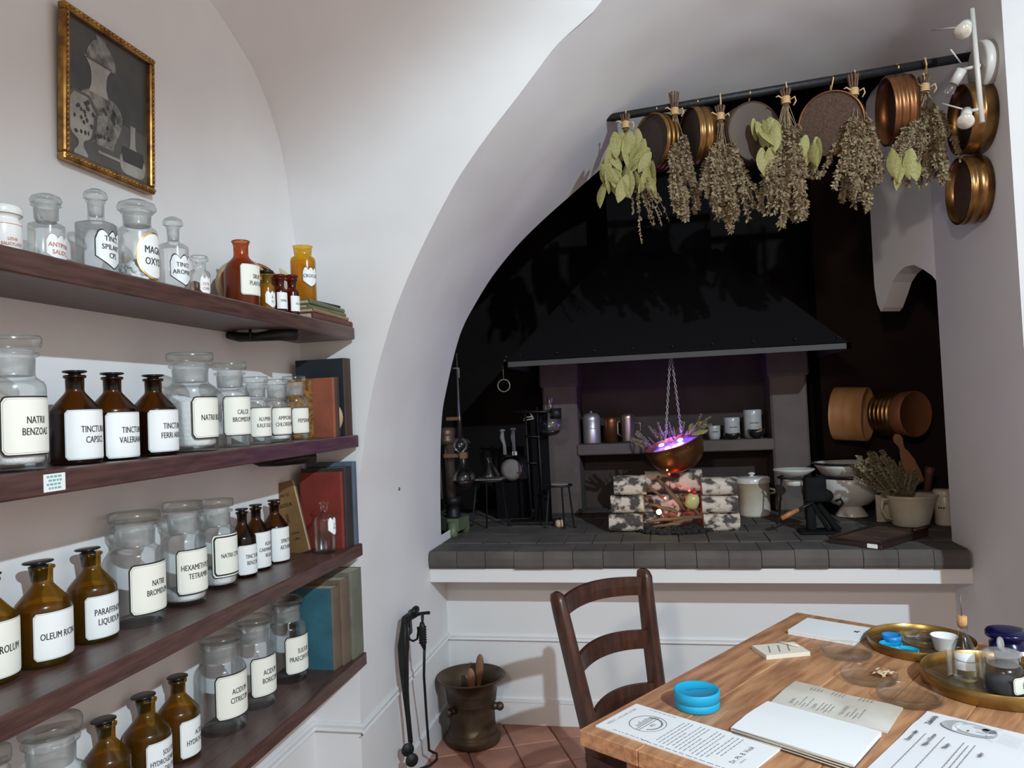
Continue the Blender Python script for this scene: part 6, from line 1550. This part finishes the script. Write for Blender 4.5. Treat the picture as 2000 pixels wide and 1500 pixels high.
b = MB(); b.lathe([(0, 0), (35*s, 0), (37*s, 3*s), (37*s, 44*s), (34*s, 54*s), (29*s, 58*s)], 40); b.build('body', GLASSC, t)
b = MB(); b.lathe([(29*s, 57*s), (29*s, 76*s), (36*s, 79*s), (36*s, 82*s), (20*s, 84*s), (8*s, 86*s), (5*s, 90*s), (0, 90*s)], 36); b.build('frosted_collar', GLASSF, t)
b = MB(); b.lathe([(0, -3*s), (12*s, -3*s), (14*s, 0), (12*s, 3*s), (0, 3*s)], 30, M=frame((-2*s, 0, 100*s), (.75, -.6, .15))); b.build('disc_stopper', GLASSF, t)
label(t, 37*s, None, math.atan2(-P.y, -P.x)+1.15, .75, 4*s, 42*s, 'black', ['H'], 20*s)
b = MB(); b.lathe([(0, 2*s), (33*s, 2*s), (34*s, 5*s), (34*s, 26*s), (0, 30*s)], 30); tag(b.build('dark_powder', mat('dark_grey_powder', (.045, .045, .05), .9), None, P), 'dark grey powder in the stoppered jar', 'powder', kind='stuff')
P = tab(1972, 1296); s = mpp(P); H = height(P, 1228)
t = thing('cobalt_jar', 'dark blue glass jar behind the near brass tray', 'jar', P)
b = MB(); b.lathe([(0, 0), (30*s, 0), (33*s, 3*s), (33*s, .60*H), (26*s, .68*H), (25*s, .76*H)], 40); b.build('body', GLASSB, t)
b = MB(); b.lathe([(25*s, .74*H), (37*s, .78*H), (39*s, .82*H), (39*s, .90*H), (36*s, .96*H), (22*s, H), (0, H)], 40); b.build('lid', GLASSB, t)
label(t, 33*s, None, math.atan2(-P.y, -P.x)+1.1, .6, .15*H, .5*H, 'plain', [], 0)
# ================================================================ PICTURE ON THE WALL
A_, B_, C_, D_ = onx(109, -2, -1.215), onx(293, 114, -1.215), onx(303, 381, -1.215), onx(130, 311, -1.215)
y0_, y1_ = (A_.y+D_.y)/2, (B_.y+C_.y)/2; zt_, zb_ = (A_.z+B_.z)/2, (C_.z+D_.z)/2
wd, ht = y1_-y0_, zt_-zb_
M = Matrix.Translation((XW, (y0_+y1_)/2, zb_)) @ Matrix.Rotation(.028, 4, 'Y')
t = thing('framed_picture', 'framed dark photograph of porcelain vases on the white wall', 'picture', M=M)
fw = .017
for lo, hi in (((.004, -wd/2, 0), (.024, wd/2, fw)), ((.004, -wd/2, ht-fw), (.024, wd/2, ht)), ((.004, -wd/2, fw), (.024, -wd/2+fw, ht-fw)), ((.004, wd/2-fw, fw), (.024, wd/2, ht-fw))):
    b = MB(); b.box(lo, hi, bev=.003)
    vert = hi[2]-lo[2] > .05; n_ = int((ht if vert else wd)/.0125)
    for k in range(n_):
        q = (k+.5)/n_
        c = (.0245, (lo[1]+hi[1])/2, lo[2]+(hi[2]-lo[2])*q) if vert else (.0245, lo[1]+(hi[1]-lo[1])*q, (lo[2]+hi[2])/2)
        b.ball(c, .0052, n=8, sc=(.6, .8, 1.1) if vert else (.6, 1.1, .8))
    b.build('frame_side', GILT, t)
pm = mat('picture_black', (.052, .050, .047), .35, var=.4, scale=12); pg = mat('picture_grey', (.27, .26, .24), .35, col2=(.06, .058, .054), scale=42); pl = mat('picture_pale', (.36, .35, .32), .35, var=.35, scale=18); pd = mat('picture_dark_mark', (.035, .034, .033), .35); pm2 = mat('picture_mid', (.10, .097, .09), .35, var=.3, scale=10)
b = MB(); b.box((.006, -wd/2+fw, fw), (.012, wd/2-fw, ht-fw)); 
def vase(prof, cy, z0, H_, R_, mi, x=.0124):
    ys_ = [(cy-r*R_, z0+q*H_) for r, q in prof]+[(cy+r*R_, z0+q*H_) for r, q in reversed(prof)]
    n_ = len(prof); vs = [(x, y, z) for y, z in ys_]
    b.add(vs, [[i, i+1, 2*n_-2-i, 2*n_-1-i] for i in range(n_-1)], mi)
iw = wd-2*fw; ih = ht-2*fw
def Y(u): return -wd/2+fw+u*iw
def Z(v): return fw+(1-v)*ih
def vz(prof, u, vtop, vbot, ru, mi, x=.0124):
    prof = [(max(.02, p.x), p.z) for p in fine([(r, 0, q) for r, q in prof], 4)] if len(prof) > 3 else prof
    vase(prof, Y(u), Z(vbot), Z(vtop)-Z(vbot), ru*iw, mi, x)
vz([(.9, 0), (.9, 1)], .5, .60, .98, .55, 4, .0121)
BODY = [(.55, 0), (.60, .05), (.62, .1), (.95, .35), (1.0, .5), (.9, .62), (.6, .70)]
vz(BODY, .40, .30, .84, .26, 1); vz([(.60, 0), (.45, .3), (.52, .7), (.85, 1)], .37, .22, .47, .20, 2, .0126); vz([(1, 0), (.95, .3), (.6, .7), (.3, .85), (.35, 1)], .40, .03, .24, .18, 1, .0126)
vz([(.5, 0), (.5, .05), (.2, .15), (.25, .25), (.75, .35), (.95, .6), (1, .75), (1.15, .78), (1.0, .82), (.5, 1)], .165, .51, .99, .19, 4, .0127)
vz([(.5, 0), (.5, .05), (.2, .15), (.25, .25), (.75, .35), (.95, .6), (1, .75), (1.15, .78), (1.0, .82), (.5, 1)], .16, .53, .97, .15, 2, .0128)
vz([(.5, 0), (.85, .05), (1, .2), (.95, .35), (.5, .5), (.22, .6), (.2, .98), (.25, 1)], .80, .58, .97, .17, 2, .0126)
vz([(.85, 0), (1, .5), (.9, 1)], .80, .76, .88, .15, 3, .0128); vz([(1, 0), (1, 1)], .50, .88, .90, .14, 2, .0128)
for k in range(26):
    u = .40+random.uniform(-.2, .2); v = random.uniform(.50, .78); vz([(.4, 0), (1, .5), (.3, 1)], u, v, v+.035, random.uniform(.012, .03), 3, .0129)
for k in range(10):
    u = .16+random.uniform(-.10, .10); v = random.uniform(.60, .80); vz([(.4, 0), (1, .5), (.3, 1)], u, v, v+.03, random.uniform(.012, .026), 3, .0131)
b.build('photograph', [pm, pg, pl, pd, pm2], t)
b = MB(); b.box((0, -.02, .05), (.004, .02, ht-.05)); b.build('backing', BRN, t)
# emissive lamp body of the key light, above and behind the viewer
t = thing('ceiling_spotlight', 'small white ceiling spotlight above the table', 'lamp', LP+Vector((0, 0, .0)))
nv = KN.normalized()
b = MB(); b.lathe([(.0, -.10), (.05, -.10), (.055, -.02), (.055, -.012), (.05, -.012), (.045, -.09), (0, -.09)], 30, M=frame((0, 0, 0), nv)); b.tube([Vector(nv)*-.09, Vector((-.06, -.02, .38))], .012, 8); b.build('housing', WHITEMET, t)

t = thing('hearth_fill_housing', 'small white ceiling spotlight behind the viewer aimed at the hearth', 'lamp', hearth_fill.location)  # made-up body for the added fill light
nv = (Vector((.95, 3.4, .95))-hearth_fill.location).normalized()
b = MB(); b.lathe([(0, -.12), (.05, -.12), (.055, -.02), (.05, -.02), (.045, -.11), (0, -.11)], 30, M=frame((0, 0, 0), nv)); b.build('housing', WHITEMET, t)
b = MB(); b.tube([nv*-.11, (0, -.10, 1.15)], .010, 8); b.build('arm', WHITEMET, t)
